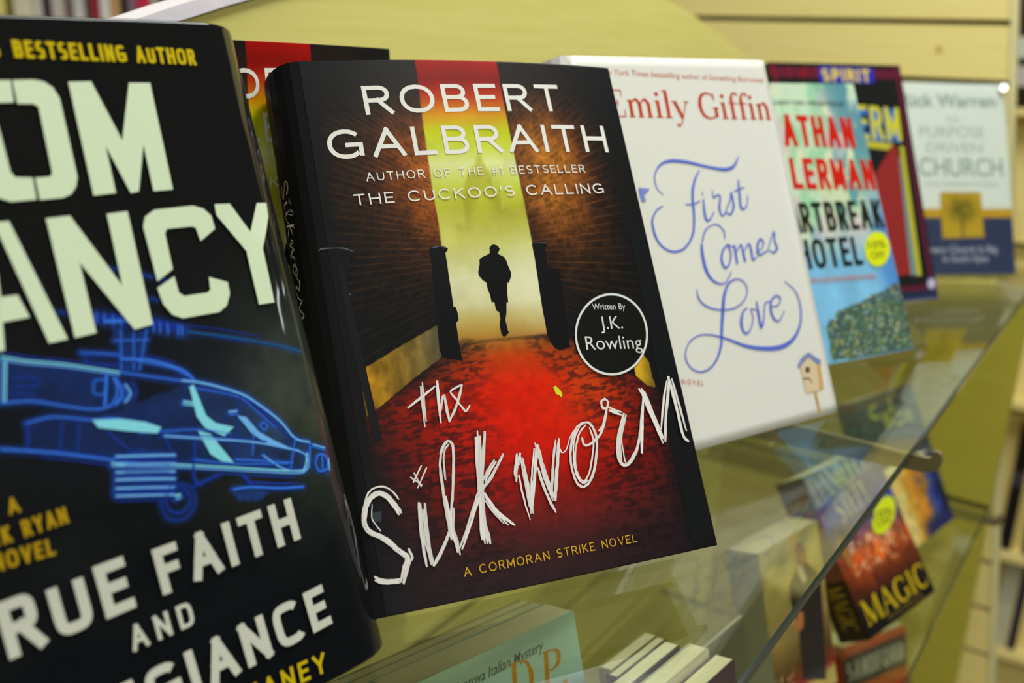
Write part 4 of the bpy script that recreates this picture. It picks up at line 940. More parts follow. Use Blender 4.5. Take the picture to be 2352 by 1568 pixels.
def sk_draw(art):
    for k in ('postL', 'postR', 'knob'): art.poly(SK[k], (15, 16, 17))
    art.poly(SK['bollard'], (20, 20, 21)); art.poly(SK['bolR'], (22, 24, 26))
    for h in SK['bolhi']: art.stroke(h, [.2, .8, .3, .7, .2], (86, 88, 98))
    bp = SK['bollard']
    art.stroke([(bp[2][0] + 2, bp[2][1] - 8), (bp[2][0] + 3, bp[2][1] - 40), (bp[2][0] + 6, bp[2][1] - 85)], [2, 3.5, 3], (27, 27, 29))
    art.poly(SK['man'], (13, 14, 14), 8)
    art.poly(SK['leaf'], (218, 222, 40)); art.poly(SK['tape'], (56, 64, 72))
    T = TX['silk']
    for i in (0, 1): mono(art, T[i], WHITE, .145, 2.15, .27)
    mono(art, T[2], WHITE, .125, 2.1, .36); mono(art, T[3], WHITE, .135, 2.1, .32); mono(art, T[4], (222, 170, 34), .12, 2.1, .34)
    chalk(art, D['hand'], (238, 230, 224))


def sk_sticker(root):
    """round black sticker: a part of its own on the jacket"""
    w, h = D['books']['silk'][4:6]
    a = Art(lambda u, v: (u, -0.004 * (1 - (2 * min(max(u / w, 0), 1) - 1) ** 2) - 0.0006, 0.0, -1.0))
    c, ax, ay = SK['stick']
    a.disc(c, ax, ay, (8, 9, 10), 56)
    a.disc(c, ax, ay, (226, 226, 222), 56, 0.945)
    for i in (5, 6, 7): a.text(TX['silk'][i], (222, 222, 218), -0.004)
    tag(a.mb.build('sticker', M_SEMI, root), label='round black sticker with a white rim')


def sk_spine(sa):
    # the same scrawl, running down the rounded back, in white
    hw = D['hand']
    xs = [p[0] for _, q in hw[:D['nthe']] for p in q]
    x0, x1 = 2.0, 152.0
    def tf_the(p): return np.array((1.5 + (p[1] - 92) * .26, 207 - (p[0] - 18) * .30))
    chalk(sa, hw[:D['nthe']], (226, 222, 216), tf_the, 0.22)
    def tf_s(p): return np.array((5.5 + (p[1] - 30 - (p[0] - 10) * .28) * .20, 188 - p[0] * .40))
    chalk(sa, hw[D['nthe']:], (226, 222, 216), tf_s, 0.22)


b = D['books']['silk']
T_SK = 0.0375
silk_root, _ = book('hardcover_book', 'black and red hardcover with alley picture and white scrawled title, front and centre', b, 0.0, T_SK, sk_paint, (19, 20, 22), (12, 12, 14), M_MATTE,
                    res=0.55, bulge=0.004, draw=sk_draw, spine_draw=sk_spine, spine_round=0.012, group=None)
sk_sticker(silk_root)


def copy_thing(src, mw, label, group=None):
    r = src.copy(); COL.objects.link(r); r.matrix_world = mw
    r['label'] = label
    if group: r['group'] = group
    for ch in list(src.children):
        if ch.name.startswith('sticker'): continue
        c = ch.copy(); COL.objects.link(c); c.parent = r
        c.matrix_parent_inverse = ch.matrix_parent_inverse.copy()
        for g in ch.children:
            d = g.copy(); COL.objects.link(d); d.parent = c
    return r


KS = (CAM_H + 0.0178) / (CAM_H + 0.0262)           # the spare copy stands almost upright behind, against the board
_ya = 0.887 + 0.075
_px = 0.060 * KS                                   # turned a little about the red strip so that it clears the front copy
_ox, _oy = -0.1509 * KS + _px * (math.cos(0.887) - math.cos(_ya)), 0.4149 * KS + _px * (math.sin(0.887) - math.sin(_ya))
_m = Matrix.Translation((_ox, _oy, GZ1 + T_SK * KS * math.sin(0.1014) + 0.0010)) @ Matrix.Rotation(_ya, 4, 'Z') @ Matrix.Rotation(-0.1014, 4, 'X') @ Matrix.Rotation(0.0234, 4, 'Y')
copy_thing(silk_root, _m @ Matrix.Scale(KS, 4), 'second copy of the alley hardcover, half hidden behind the front one')

# ---- glossy black hardcover at the left edge
CW = D['clw']


def cl_warp(u, v):
    return CW[0] * max(0, u - CW[1]) ** 2 + CW[2] * (max(v, 0) / .24) ** 2 * (max(u, 0) / .157) ** 2


def cl_paint(U, V):
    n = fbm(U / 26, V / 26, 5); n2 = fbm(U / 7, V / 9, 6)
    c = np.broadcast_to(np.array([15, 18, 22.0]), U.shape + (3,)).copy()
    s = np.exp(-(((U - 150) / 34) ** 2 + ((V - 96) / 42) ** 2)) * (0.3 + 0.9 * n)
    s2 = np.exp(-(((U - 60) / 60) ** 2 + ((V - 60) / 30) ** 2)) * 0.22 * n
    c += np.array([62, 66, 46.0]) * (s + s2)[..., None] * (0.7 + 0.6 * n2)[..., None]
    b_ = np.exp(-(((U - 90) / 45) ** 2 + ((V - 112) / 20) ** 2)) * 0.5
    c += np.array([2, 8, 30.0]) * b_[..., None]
    glow = np.zeros(U.shape); core = np.zeros(U.shape)
    for ci, w, pts in D['heli']:                     # soft halo of the see-through picture
        if w == 0:
            m_ = inpoly(U, V, pts) * (.26 if ci == 4 else .42 if ci == 0 else .5)
            glow = np.maximum(glow, m_ * (0.5 + 1.1 * n2)); continue
        p = catmull(pts, 3) if len(pts) > 2 else [np.array(q) for q in pts]
        k = {0: .42, 1: .62, 2: .74, 3: .8, 5: .35}.get(ci, .3)
        sg = max(w * .75, 1.1)
        for q0, q1 in zip(p, p[1:]):
            d = q1 - q0; l2 = d @ d + 1e-9
            x0, x1 = min(q0[0], q1[0]) - 3 * sg, max(q0[0], q1[0]) + 3 * sg; y0, y1 = min(q0[1], q1[1]) - 3 * sg, max(q0[1], q1[1]) + 3 * sg
            i0, i1 = np.searchsorted(U[0], (x0, x1)); j0, j1 = np.searchsorted(V[:, 0], (y0, y1))
            if i1 <= i0 or j1 <= j0: continue
            uu, vv = U[j0:j1, i0:i1], V[j0:j1, i0:i1]
            t = np.clip(((uu - q0[0]) * d[0] + (vv - q0[1]) * d[1]) / l2, 0, 1)
            r2 = (uu - q0[0] - t * d[0]) ** 2 + (vv - q0[1] - t * d[1]) ** 2
            glow[j0:j1, i0:i1] = np.maximum(glow[j0:j1, i0:i1], k * np.exp(-r2 / sg ** 2))
    g = glow[..., None]
    c = c * (1 - g) + np.array([36, 96, 240.0]) * g
    return c


HC = [(30, 58, 168), (58, 122, 240), (118, 188, 252), (138, 224, 240), (17, 26, 62), (28, 88, 142)]


def cl_draw(art):
    rr = random.Random(9)
    for k, (ci, w, pts) in enumerate(D['heli']):
        if w == 0:
            if ci in (2, 3): art.poly(pts, HC[ci])
            continue
        sm = len(pts) > 2
        k = 1 if w < 1.6 else 2 if w < 3 else 3
        for j in range(k):                          # parallel hairlines rather than one flat band
            p = catmull(pts, 4) if sm else [np.array(q) for q in pts]
            o = 0 if k == 1 else (j - (k - 1) / 2) * w / k
            q = []
            for i, a_ in enumerate(p):
                d = p[min(i + 1, len(p) - 1)] - p[max(i - 1, 0)]; l = math.hypot(*d) or 1
                q.append(tuple(a_ + np.array((-d[1], d[0])) / l * o))
            wj = w * .62 if k == 1 else w / k * (.42, .62, .36)[j]
            if j == 0 and len(q) > 2 and w > .9:     # faint ghost lines beside it
                for _ in range(2):
                    o2 = rr.uniform(.7, 2.2) * rr.choice((-1, 1)); a2 = rr.uniform(0, .4); b2 = rr.uniform(.6, 1)
                    qq = [(x + o2 * .25, y + o2) for x, y in q[int(a2 * len(q)):max(int(b2 * len(q)), 2)]]
                    if len(qq) > 2: art.stroke(qq, .28, HC[0], smooth=False)
            art.stroke(q, wj, HC[min(ci + (1 if (j == k // 2 and k > 1 and ci in (1, 2)) else 0), 5)], smooth=False)
    T = TX['clancy']
    Y = (214, 186, 22); S = (214, 212, 196)
    mono(art, T[0], Y, .20, 3.4, .30)
    a, b_, h, _ = T[0][1:]
    mono(art, ['NEW YORK TIMES', (a[0] - 52, a[1] + .3), (a[0] - 4, a[1]), h, None], Y, .20, 3.4, .30)
    for i in (1, 2, 3): mono(art, T[i], (186, 150, 24), .19, 3.2, .34)
    for i in (4, 5, 7): mono(art, T[i], S, .195, 3.6, .34)
    mono(art, T[6], S, .17, 3.4, .62)
    a, b_, h, _ = T[4][1:]
    d = np.array(b_) - np.array(a); d = d / math.hypot(*d)
    mono(art, ['T', tuple(np.array(a) - d * 14), tuple(np.array(a) - d * 3), h, None], S, .195, 3.6)
    a, b_, h, _ = T[7][1:]
    d = np.array(b_) - np.array(a); d = d / math.hypot(*d)
    mono(art, ['ALLE', tuple(np.array(a) - d * 44), tuple(np.array(a) - d * 3), h, None], S, .195, 3.6, .34)
    mono(art, T[8], Y, .17, 3.2, .40)
    a, b_, h, _ = T[8][1:]
    mono(art, ['MIKE', (a[0] - 30, a[1]), (a[0] - 4, a[1]), h, None], Y, .17, 3.2, .40)
    # large embossed letters
    import bmesh
    for P in D['clL']:
        bm = bmesh.new()
        vs = [bm.verts.new((x, y, 0)) for x, y in P]
        f = bm.faces.new(vs)
        if f.normal.z < 0: f.normal_flip()
        f.normal_update()
        if f.normal.z < 0:
            f.normal_flip()
        bmesh.ops.inset_region(bm, faces=[f], thickness=0.55, depth=0.0, use_even_offset=True)
        for v in f.verts: v.co.z = 0.45
        bmesh.ops.inset_region(bm, faces=[f], thickness=1.0, depth=0.0, use_even_offset=True)
        for v in f.verts: v.co.z = 0.78
        bmesh.ops.triangulate(bm, faces=bm.faces)
        for _ in range(3):
            ed = [e for e in bm.edges if e.calc_length() > 12]
            if ed:
                bmesh.ops.subdivide_edges(bm, edges=ed, cuts=1)
                bmesh.ops.triangulate(bm, faces=bm.faces)
        bm.verts.index_update()
        art.mb.add([art.P(v.co.x, v.co.y, 0.1 + v.co.z) for v in bm.verts], [tuple(v.index for v in fc.verts) for fc in bm.faces], lin((226, 238, 204)), 1)
        bm.free()


b = D['books']['clancy']
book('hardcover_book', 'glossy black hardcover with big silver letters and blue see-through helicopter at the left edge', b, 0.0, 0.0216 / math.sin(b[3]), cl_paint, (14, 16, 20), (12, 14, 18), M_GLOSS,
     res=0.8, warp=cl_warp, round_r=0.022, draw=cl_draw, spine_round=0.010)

# ---- white hardcover with blue script
FB = D['bird']


def fc_draw(art):
    T = TX['fcl']
    art.text(T[0], (206, 120, 104), 0.004, shear=0.18)
    art.serif(T[1], (198, 62, 30), 0.95, 1.0)
    art.text(T[2], (214, 130, 106), 0.01, space=1.6)
    for w, pts in D['script']: art.stroke(pts, w, (92, 114, 214), per=7)
    art.poly(FB['leaf'], (126, 142, 214))
    art.poly(FB['pole'], (208, 170, 112)); art.poly(FB['side'], (214, 172, 112)); art.poly(FB['front'], (228, 204, 168)); art.poly(FB['roof'], (132, 144, 190))
    art.poly(FB['hole'], (88, 72, 48)); art.poly(FB['perch'], (120, 94, 60))


def fc_paint(U, V):
    return np.broadcast_to(np.array([233, 229, 220.0]), U.shape + (3,))


b = D['books']['fcl']
book('hardcover_book', 'white hardcover with blue script title and small birdhouse, right of the alley book', b, 0.0, 0.0216 / math.sin(b[3]), fc_paint, (236, 230, 232), (214, 210, 198), M_SEMI,
     res=6, draw=fc_draw, spine_round=0.012, round_r=0.002)

# ---- aqua thriller with red and black lettering
KA = D['kell']


def kl_paint(U, V):
    n = fbm(U / 16, V / 26, 2); n2 = fbm(U / 22 + 7, V / 30, 12); n3 = fbm(U / 5, V / 5, 8)
    c = np.broadcast_to(np.array([200, 222, 192.0]), U.shape + (3,)).copy()
    for seed, col, th in ((2, (150, 206, 160), .50), (12, (222, 222, 184), .50), (15, (84, 150, 160), .60), (18, (210, 196, 196), .55)):
        m_ = sstep(th, th + .10, fbm(U / 15 + seed, V / 24, seed))[..., None] * .8
        c = c * (1 - m_) + np.array(col, float) * m_
    tl = sstep(84, 118, U + (V - 190) * 0.15)[..., None] * sstep(112, 165, V)[..., None]
    tl = tl * sstep(.40, .52, n2)[..., None]
    c = c * (1 - .75 * tl) + np.array([60, 130, 150.0]) * .75 * tl
    sk = sstep(104, 66, V)[..., None]
    c = c * (1 - sk) + (np.array([124, 184, 222.0]) * (0.9 + .25 * n[..., None])) * sk
    bl = sstep(108, 130, U)[..., None] * sstep(150, 96, V)[..., None]
    c = c * (1 - .7 * bl) + np.array([64, 122, 200.0]) * .7 * bl
    h = inpoly(U, V, KA['hill'])
    tone = fbm(U / 4, V / 4, 77); spots = fbm(U / 1.7, V / 1.7, 78)
    hc = np.stack([44 + 60 * tone, 66 + 70 * tone, 84 + 30 * tone * (V > 40)], -1)
    sp = sstep(.60, .70, spots)[..., None]
    pal = np.where((fbm(U / 3, V / 3, 80) > .5)[..., None], np.array([206, 196, 120.0]), np.array([170, 190, 196.0]))
    hc = hc * (1 - sp) + pal * sp
    rd = sstep(.60, .66, fbm(U / 2.5, V / 2, 90))[..., None] * ((V > 45) & (V < 75))[..., None]
    hc = hc * (1 - .6 * rd) + np.array([176, 96, 70.0]) * .6 * rd
    top = sstep(58, 76, V)[..., None] * .5
    hc = hc * (1 - top) + np.array([54, 84, 140.0]) * top
    return np.where(h[..., None], hc, c)


def kl_draw(art):
    T = TX['kell']
    R = (206, 34, 22); K = (26, 34, 28)
    for i in (0, 1): mono(art, T[i], R, .185, 2.8, .30)
    for i in (2, 3): mono(art, T[i], K, .165, 2.8, .34)
    a, b_, h, _ = T[0][1:]; d = (np.array(b_) - np.array(a)); d /= math.hypot(*d)
    mono(art, ['JON', tuple(np.array(a) - d * 40), tuple(np.array(a) - d * 6.5), h, None], R, .185, 2.8, .30)
    a, b_, h, _ = T[1][1:]; d = (np.array(b_) - np.array(a)); d /= math.hypot(*d)
    mono(art, ['KEL', tuple(np.array(a) - d * 38), tuple(np.array(a) - d * 5.0), h, None], R, .185, 2.8, .30)
    a, b_, h, _ = T[2][1:]; d = (np.array(b_) - np.array(a)); d /= math.hypot(*d)
    mono(art, ['HEA', tuple(np.array(a) - d * 34), tuple(np.array(a) - d * 1.0), h, None], K, .165, 2.8, .34)
    art.text(T[4], (214, 140, 130), 0.01); art.text(T[5], (70, 90, 84), 0.0)


def sticker(root, spec, t10, toff, off=0.0006, label='round yellow discount sticker'):
    a = Art(lambda u, v: (u, -off, 0.0, -1.0))
    c, ax, ay = spec
    a.disc(c, ax, ay, (226, 232, 10), 36)
    a.text(t10, (70, 78, 20), 0.01); a.text(toff, (70, 78, 20), 0.01)
    tag(a.mb.build('discount_sticker', M_SEMI, root), label=label)


b = D['books']['kell']
r, _ = book('paperback_book', 'aqua paperback with red and black capitals, a yellow sticker and a hillside town', b, 0.0, 0.0216 / math.sin(b[3]), kl_paint, (120, 170, 170), (40, 50, 50), M_GLOSS, res=1.2, hard=False, draw=kl_draw)
sticker(r, KA['stick'], TX['kell'][6], TX['kell'][7])

# ---- black book with a maroon frame behind it
SPI = D['spirit']


def sp_paint(U, V):
    w, h = D['books']['spirit'][4] * 1000, D['books']['spirit'][5] * 1000
    c = np.broadcast_to(np.array([24, 25, 26.0]), U.shape + (3,)).copy()
    fr = ((U > w - 8) & (U < w - 3)) | ((U > 3) & (U < 8))
    by, ty = SPI['by'], SPI['ty']
    band = (V > ty[1]) & (V < ty[0] - 3)
    fr = (fr & (V > by[1])) | band | ((V < by[0]) & (V > by[1]))
    c[fr] = (92, 24, 50)
    n = fbm(U / 3, V / 5, 4)
    c = np.where((band & (n > .52) & (U < 84))[..., None], np.array([128, 22, 36.0]), c)
    c = np.where((V < by[1])[..., None], np.array([36, 42, 66.0]), c)
    c = np.where((V < by[3] + 1)[..., None], np.array([56, 66, 120.0]), c)
    return c


def sp_draw(art):
    n = fbm
    art.poly(SPI['red'], (146, 40, 40)); art.poly(SPI['ybar'], (190, 176, 54)); art.poly(SPI['bstripe'], (110, 136, 136)); art.poly(SPI['ystripe'], (186, 178, 40))
    art.poly(SPI['label'], (34, 44, 168)); mono(art, TX['spirit'][0], (220, 190, 66), .24, 2.6, .30)
    t, a, b_, h, tl = TX['spirit'][1]
    mono(art, [t, (a[0] - 1.4, a[1] - 1.4), (b_[0] - 1.4, b_[1] - 1.4), h, tl], (56, 116, 190), .24, 2.6, .20)
    mono(art, TX['spirit'][1], (206, 196, 44), .135, 2.6, .24)
    art.disc(*SPI['oval'], (196, 186, 206), 24); art.disc(*SPI['oval'], (90, 70, 150), 24, 0.75)


b = D['books']['spirit']
book('paperback_book', 'black book with maroon frame and red door picture behind the aqua paperback', b, 0.0, 0.0216 / math.sin(b[3]), sp_paint, (22, 22, 24), (26, 30, 52), M_SEMI, res=1.6, hard=False, draw=sp_draw)

# ---- white, gold and navy book at the far end, in a clear holder
WA = D['warren']


def wa_paint(U, V):
    y1, y0 = WA['ty']
    c = np.broadcast_to(np.array([236, 242, 234.0]), U.shape + (3,)).copy()
    c = np.where((V < y1)[..., None], np.array([212, 166, 26.0]), c)
    c = np.where((V < y0)[..., None], np.array([36, 52, 96.0]), c)
    m_ = inpoly(U, V, WA['sq'])
    n = fbm(U / 4, V / 4, 14)
    cu = np.mean([q[0] for q in WA['sq']]); cv = np.mean([q[1] for q in WA['sq']])
    tree = np.exp(-(((U - cu) / 15) ** 2 + ((V - cv - 6) / 12) ** 2)) * n * 1.5 + (np.abs(U - cu) < 2.2) * (V < cv) * .55
    g = np.array([206, 170, 28.0]) * (1 - np.clip(tree, 0, .75))[..., None] + np.array([70, 70, 10.0]) * np.clip(tree, 0, .75)[..., None]
    return np.where(m_[..., None], g, c)


def wa_draw(art):
    T = TX['warren']
    art.text(T[0], (150, 166, 164), 0.02)
    for i in (1, 2, 7): art.text(T[i], (176, 188, 176), -0.002)
    art.text(T[3], (156, 172, 162), 0.01)
    art.text(T[4], (170, 182, 172), 0.0)
    for i in (5, 6): art.text(T[i], (176, 180, 196), 0.02)
    q = WA['sq']
    art.stroke([q[0], q[1], q[2], q[3], q[0]], 1.6, (196, 150, 10), smooth=False)


b = D['books']['warren']
T_WA = 0.030
z_wa = GZ1 + T_WA * math.sin(b[3]) + 0.0032
k_ = (CAM_H - z_wa) / CAM_H
pw = (b[0] * k_, b[1] * k_, b[2], b[3], b[4] * k_, b[5] * k_)
_w0 = dict(WA)
kk = k_
for key in ('sq',): WA[key] = [(u * kk, v * kk) for u, v in WA[key]]
WA['ty'] = [v * kk for v in WA['ty']]
TX['warren'] = [(t, (a[0] * kk, a[1] * kk), (c[0] * kk, c[1] * kk), h * kk, tl) for t, a, c, h, tl in TX['warren']]
_, mw_wa = book('paperback_book', 'white book with gold square and navy base at the far end of the shelf', pw, z_wa, T_WA, wa_paint, (200, 206, 200), (50, 60, 90), M_SEMI, res=1.6, hard=False, draw=wa_draw)


M_GLINT = simple('glint_disc_acrylic', (222, 226, 230), 0.05, 0.0, 0.02)  # surface of the disc added for the glint


def holder():
    """bent clear sheet: lip, seat and a back that leans behind the book"""
    root = empty('book_holder', mw_wa @ Matrix.Translation((pw[4] / 2, T_WA, 0)), label='clear acrylic holder cradling the white, gold and navy book', cat='book holder')
    m = MB()
    t = 0.0025
    x0, x1 = -pw[4] / 2 + 0.012, pw[4] / 2 + 0.0045
    m.box((x0, 0.0010, -0.0030), (x1, 0.0010 + t, pw[5] - 0.001), (1, 1, 1))
    m.build('back_sheet', M_ACRYL, root, bevel=0.0006)
    m = MB()
    m.box((x0, -T_WA - 0.004, -0.0030), (x1, 0.0004, -0.0006), (1, 1, 1))
    m.build('seat_lip', M_ACRYL, root)
    m = MB()
    yf = -T_WA - 0.0040
    m.box((x0, yf, -0.0030), (x1, yf + 0.0016, pw[5] + 0.0005), (1, 1, 1))
    m.build('front_sheet', M_ACRYL, root)
    # added disc at the sheet's corner, turned to glint a ceiling lamp at the camera
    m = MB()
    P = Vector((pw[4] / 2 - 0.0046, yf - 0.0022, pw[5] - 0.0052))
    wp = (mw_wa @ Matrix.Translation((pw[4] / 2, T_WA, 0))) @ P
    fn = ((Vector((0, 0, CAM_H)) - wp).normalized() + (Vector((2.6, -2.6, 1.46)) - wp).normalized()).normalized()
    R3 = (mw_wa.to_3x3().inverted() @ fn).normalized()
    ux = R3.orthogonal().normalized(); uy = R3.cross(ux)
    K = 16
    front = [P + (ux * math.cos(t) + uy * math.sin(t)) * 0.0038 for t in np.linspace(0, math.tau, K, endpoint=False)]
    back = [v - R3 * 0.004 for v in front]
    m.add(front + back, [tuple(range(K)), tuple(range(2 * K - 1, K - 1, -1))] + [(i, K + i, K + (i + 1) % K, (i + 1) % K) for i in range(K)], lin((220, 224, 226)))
    m.build('glint_disc', M_GLINT, root)
    return root


holder()

# ------------------------------------------------------------------ paperbacks on the middle shelf, seen through and past the glass


def rescale(n, k):
    TX[n] = [(t, (a[0] * k, a[1] * k), (c[0] * k, c[1] * k), h * k, tl) for t, a, c, h, tl in TX.get(n, [])]
    dd = D.get(n, {}) if n in ('magic', 'man') else {}
    for key, v in dd.items(): dd[key] = [(u * k, w * k) for u, w in v]


def mg_paint(U, V):
    w, h = PM[4] * 1000, PM[5] * 1000
    n = fbm(U / 9, V / 9, 3); n2 = fbm(U / 2.6, V / 2.6, 5)
    c = ramp(V / h, [0, .16, .24, .42, .60, .70, 1.0], [(20, 20, 20), (28, 24, 20), (84, 34, 18), (130, 48, 16), (56, 58, 120), (40, 66, 180), (120, 124, 116)])
    c = c * (0.7 + .6 * n)[..., None]
    fire = np.exp(-(((U - w * .55) / (w * .5)) ** 2 + ((V - h * .44) / (h * .13)) ** 2)) * n * 1.7
    c += np.array([120, 56, 10.0]) * fire[..., None]
    sp = sstep(.60, .72, n2)[..., None] * sstep(.15, .6, fire)[..., None]
    c = c * (1 - sp) + np.array([240, 216, 176.0]) * sp
    lt = (np.exp(-(((U - w * .75 - (V - h * .52) * .6) / 9) ** 2 + ((V - h * .52) / 16) ** 2)) * n * 1.3)[..., None]
    c = c * (1 - np.clip(lt, 0, .8)) + np.array([236, 216, 180.0]) * np.clip(lt, 0, .8)
    ey = (np.exp(-(((U - w * .12) / 4) ** 2 + ((V - h * .52) / 14) ** 2)))[..., None]
    c = c * (1 - ey * .8) + np.array([206, 150, 30.0]) * ey * .8
    return c


def mg_draw(art):
    T = TX['magic']
    art.serif(T[0], (196, 196, 180), 1.15); art.serif(T[1], (196, 196, 180), 1.15)
    art.serif(T[2], (206, 172, 24), 1.25); art.text(T[3], (150, 120, 50), 0.0)


def mg_spine(sa):
    h = PM[5] * 1000; k = T_MG * 500 - .6
    sa.poly([(-k, h * .50), (k, h * .50), (k, h * .80), (-k, h * .80)], (44, 66, 140))
    sa.poly([(-k, h * .36), (k, h * .36), (k, h * .50), (-k, h * .50)], (120, 70, 54))
    sa.serif(['MAGIC', (-k * .45, h * .33), (-k * .45, h * .06), k * 1.1, None], (176, 146, 30), 1.0)


T_MG = 0.030
PM, z_, k_ = scaled('magic', T_MG, GZ2)
rescale('magic', k_)
r, _ = book('paperback_book', 'dark fiery paperback with yellow serif title and yellow sticker on the middle shelf', PM, z_, T_MG, mg_paint, (40, 24, 20), (20, 18, 18), M_SEMI, hard=False, res=1.4, draw=mg_draw,
            spine_draw=mg_spine)
sticker(r, D['magic']['stick'], TX['magic'][4], TX['magic'][5])


def og_paint(U, V):
    w, h = PO[4] * 1000, PO[5] * 1000
    n = fbm(U / 12, V / 12, 6); n2 = fbm(U / 5, V / 5, 16)
    t = U / w
    c = ramp(t + (n - .5) * .35, [0, .12, .3, .55, .68, .8, 1.0], [(226, 206, 140), (230, 206, 132), (214, 160, 62), (208, 130, 40), (96, 92, 96), (40, 62, 170), (26, 30, 48)])
    c = c * (0.75 + .5 * n2)[..., None]
    lo = sstep(.26, .08, V / h)[..., None] * sstep(.3, .5, t)[..., None]
    return c * (1 - lo) + np.array([40, 44, 90.0]) * lo


T_OG = 0.022
PO, z_, k_ = scaled('orange', T_OG, GZ2)
book('paperback_book', 'small orange and blue paperback at the end of the middle shelf under the hooked bracket', PO, z_, T_OG, og_paint, (30, 34, 52), (220, 214, 190), M_SEMI, hard=False, res=1.6)

def bx_paint(U, V):
    w, h = PB[4] * 1000, PB[5] * 1000
    n = fbm(U / 10, V / 8, 53)
    c = ramp(V / h, [0, .35, .6, .75, 1], [(60, 70, 84), (96, 104, 120), (40, 46, 50), (38, 46, 44), (52, 62, 60)])
    return c * (0.75 + .5 * n)[..., None]


def bx_draw(art):
    mono(art, TX['box'][0], (196, 196, 40), .20, 2.6, .30); mono(art, TX['box'][1], (196, 196, 40), .20, 2.6, .30)


T_BX = 0.024
PB, z_, k_ = scaled('box', T_BX, GZ2)
rescale('box', k_)
book('paperback_book', 'dark slate paperback with yellow capitals, farthest along the middle shelf', PB, z_, T_BX, bx_paint, (50, 54, 58), (40, 44, 46), M_SEMI, hard=False, res=2.0, draw=bx_draw)

MA = D['man']


def mn_paint(U, V):
    w, h = PN[4] * 1000, PN[5] * 1000
    n = fbm(U / 14, V / 14, 26); n2 = fbm(U / 3, V / 3, 28)
    c = ramp(V / h, [0, .10, .14, .26, .5, 1.0], [(206, 178, 90), (206, 178, 90), (150, 40, 20), (96, 68, 30), (176, 150, 84), (204, 188, 100)])
    c = c * (0.82 + .34 * n)[..., None]
    cand = sstep(.62, .70, n2)[..., None] * (sstep(.30, .22, V / h) * sstep(.13, .17, V / h) * sstep(.4, .2, U / w))[..., None]
    return c * (1 - cand) + np.array([226, 206, 150.0]) * cand


def mn_draw(art):
    art.poly(MA['body'], (44, 36, 36)); art.poly(MA['shirt'], (206, 196, 160)); art.poly(MA['face'], (176, 110, 66)); art.poly(MA['hand'], (200, 120, 70))


T_MN = 0.028
PN, z_, k_ = scaled('man', T_MN, GZ2)
rescale('man', k_)
r, _ = book('paperback_book', 'yellow paperback showing a standing figure in a dark suit, left of the fiery paperback', PN, z_, T_MN, mn_paint, (176, 178, 156), (206, 196, 150), M_SEMI, hard=False, res=1.6, draw=mn_draw)


def it_paint(U, V):
    w, h = PI_[4] * 1000, PI_[5] * 1000
    n = fbm(U / 20, V / 12, 33)
    t = (V - (U - w) * 0.30) / h
    c = ramp(t + (n - .5) * .06, [0, .45, .62, .78, .90, 1.2], [(160, 130, 190), (100, 112, 236), (136, 160, 246), (190, 224, 240), (206, 244, 222), (202, 244, 218)])
    return c


def it_draw(art):
    T = TX['italian']
    art.text(T[0], (96, 120, 104), 0.008, shear=0.35)
    art.serif(T[1], (232, 160, 14), 1.15, 1.0, slant=0.05)


T_IT = 0.024
PI_, z_, k_ = scaled('italian', T_IT, GZ2)
rescale('italian', k_)
book('paperback_book', 'pale teal paperback with orange initials on the middle shelf below the alley book', PI_, z_, T_IT, it_paint, (150, 190, 180), (190, 196, 180), M_SEMI, hard=False, res=2.0, draw=it_draw)


def sf_paint(U, V):
    w, h = PS[4] * 1000, PS[5] * 1000
    n = fbm(U / 20, V / 5, 43)
    c = ramp(V / h + (n - .5) * .08, [0, .42, .52, .70, .9, 1], [(120, 24, 14), (170, 30, 18), (200, 110, 40), (150, 40, 24), (196, 60, 30), (206, 120, 50)])
    return c


def sf_draw(art):
    t, a, c, h, tl = TX['sandford'][0]
    a, c = np.array(a), np.array(c); d = (c - a) / math.hypot(*(c - a)); n = np.array((-d[1], d[0]))
    art.poly([tuple(a - d * 4 - n * h * .35), tuple(c + d * 5 - n * h * .35), tuple(c + d * 5 + n * h * 1.35), tuple(a - d * 4 + n * h * 1.35)], (52, 50, 48))
    mono(art, TX['sandford'][0], (176, 176, 156), .17, 3.4, .30)


T_SF = 0.034
PS, z_, k_ = scaled('sandford', T_SF, GZ3)
rescale('sandford', k_)
book('paperback_book', 'red and orange paperback with a dark name band on the lowest glass shelf', PS, z_, T_SF, sf_paint, (178, 36, 22), (170, 40, 24), M_SEMI, hard=False, res=2.0, draw=sf_draw)


def stacked(i, tr, T, w, cover, label, h=None, lean=0.26, group='paperbacks stacked front to back on the middle shelf'):
    x, y, zt, yaw = tr
    L = lean
    h = (zt - GZ2 - T * math.sin(L) - 0.0006) / math.cos(L)
    n0 = Vector((math.sin(yaw), -math.cos(yaw), 0)); hv = Vector((math.cos(yaw), math.sin(yaw), 0))
    z0 = GZ2 + T * math.sin(L) + 0.0005
    o = Vector((x, y, zt)) - hv * w - (Vector((0, 0, math.cos(L))) - n0 * math.sin(L)) * h
    return book('paperback_book', label, (o.x, o.y, yaw, L, w, h), z0, T, np.array(cover, float), cover, tuple(0.8 * c for c in cover), M_SEMI, hard=False, res=40, group=group)


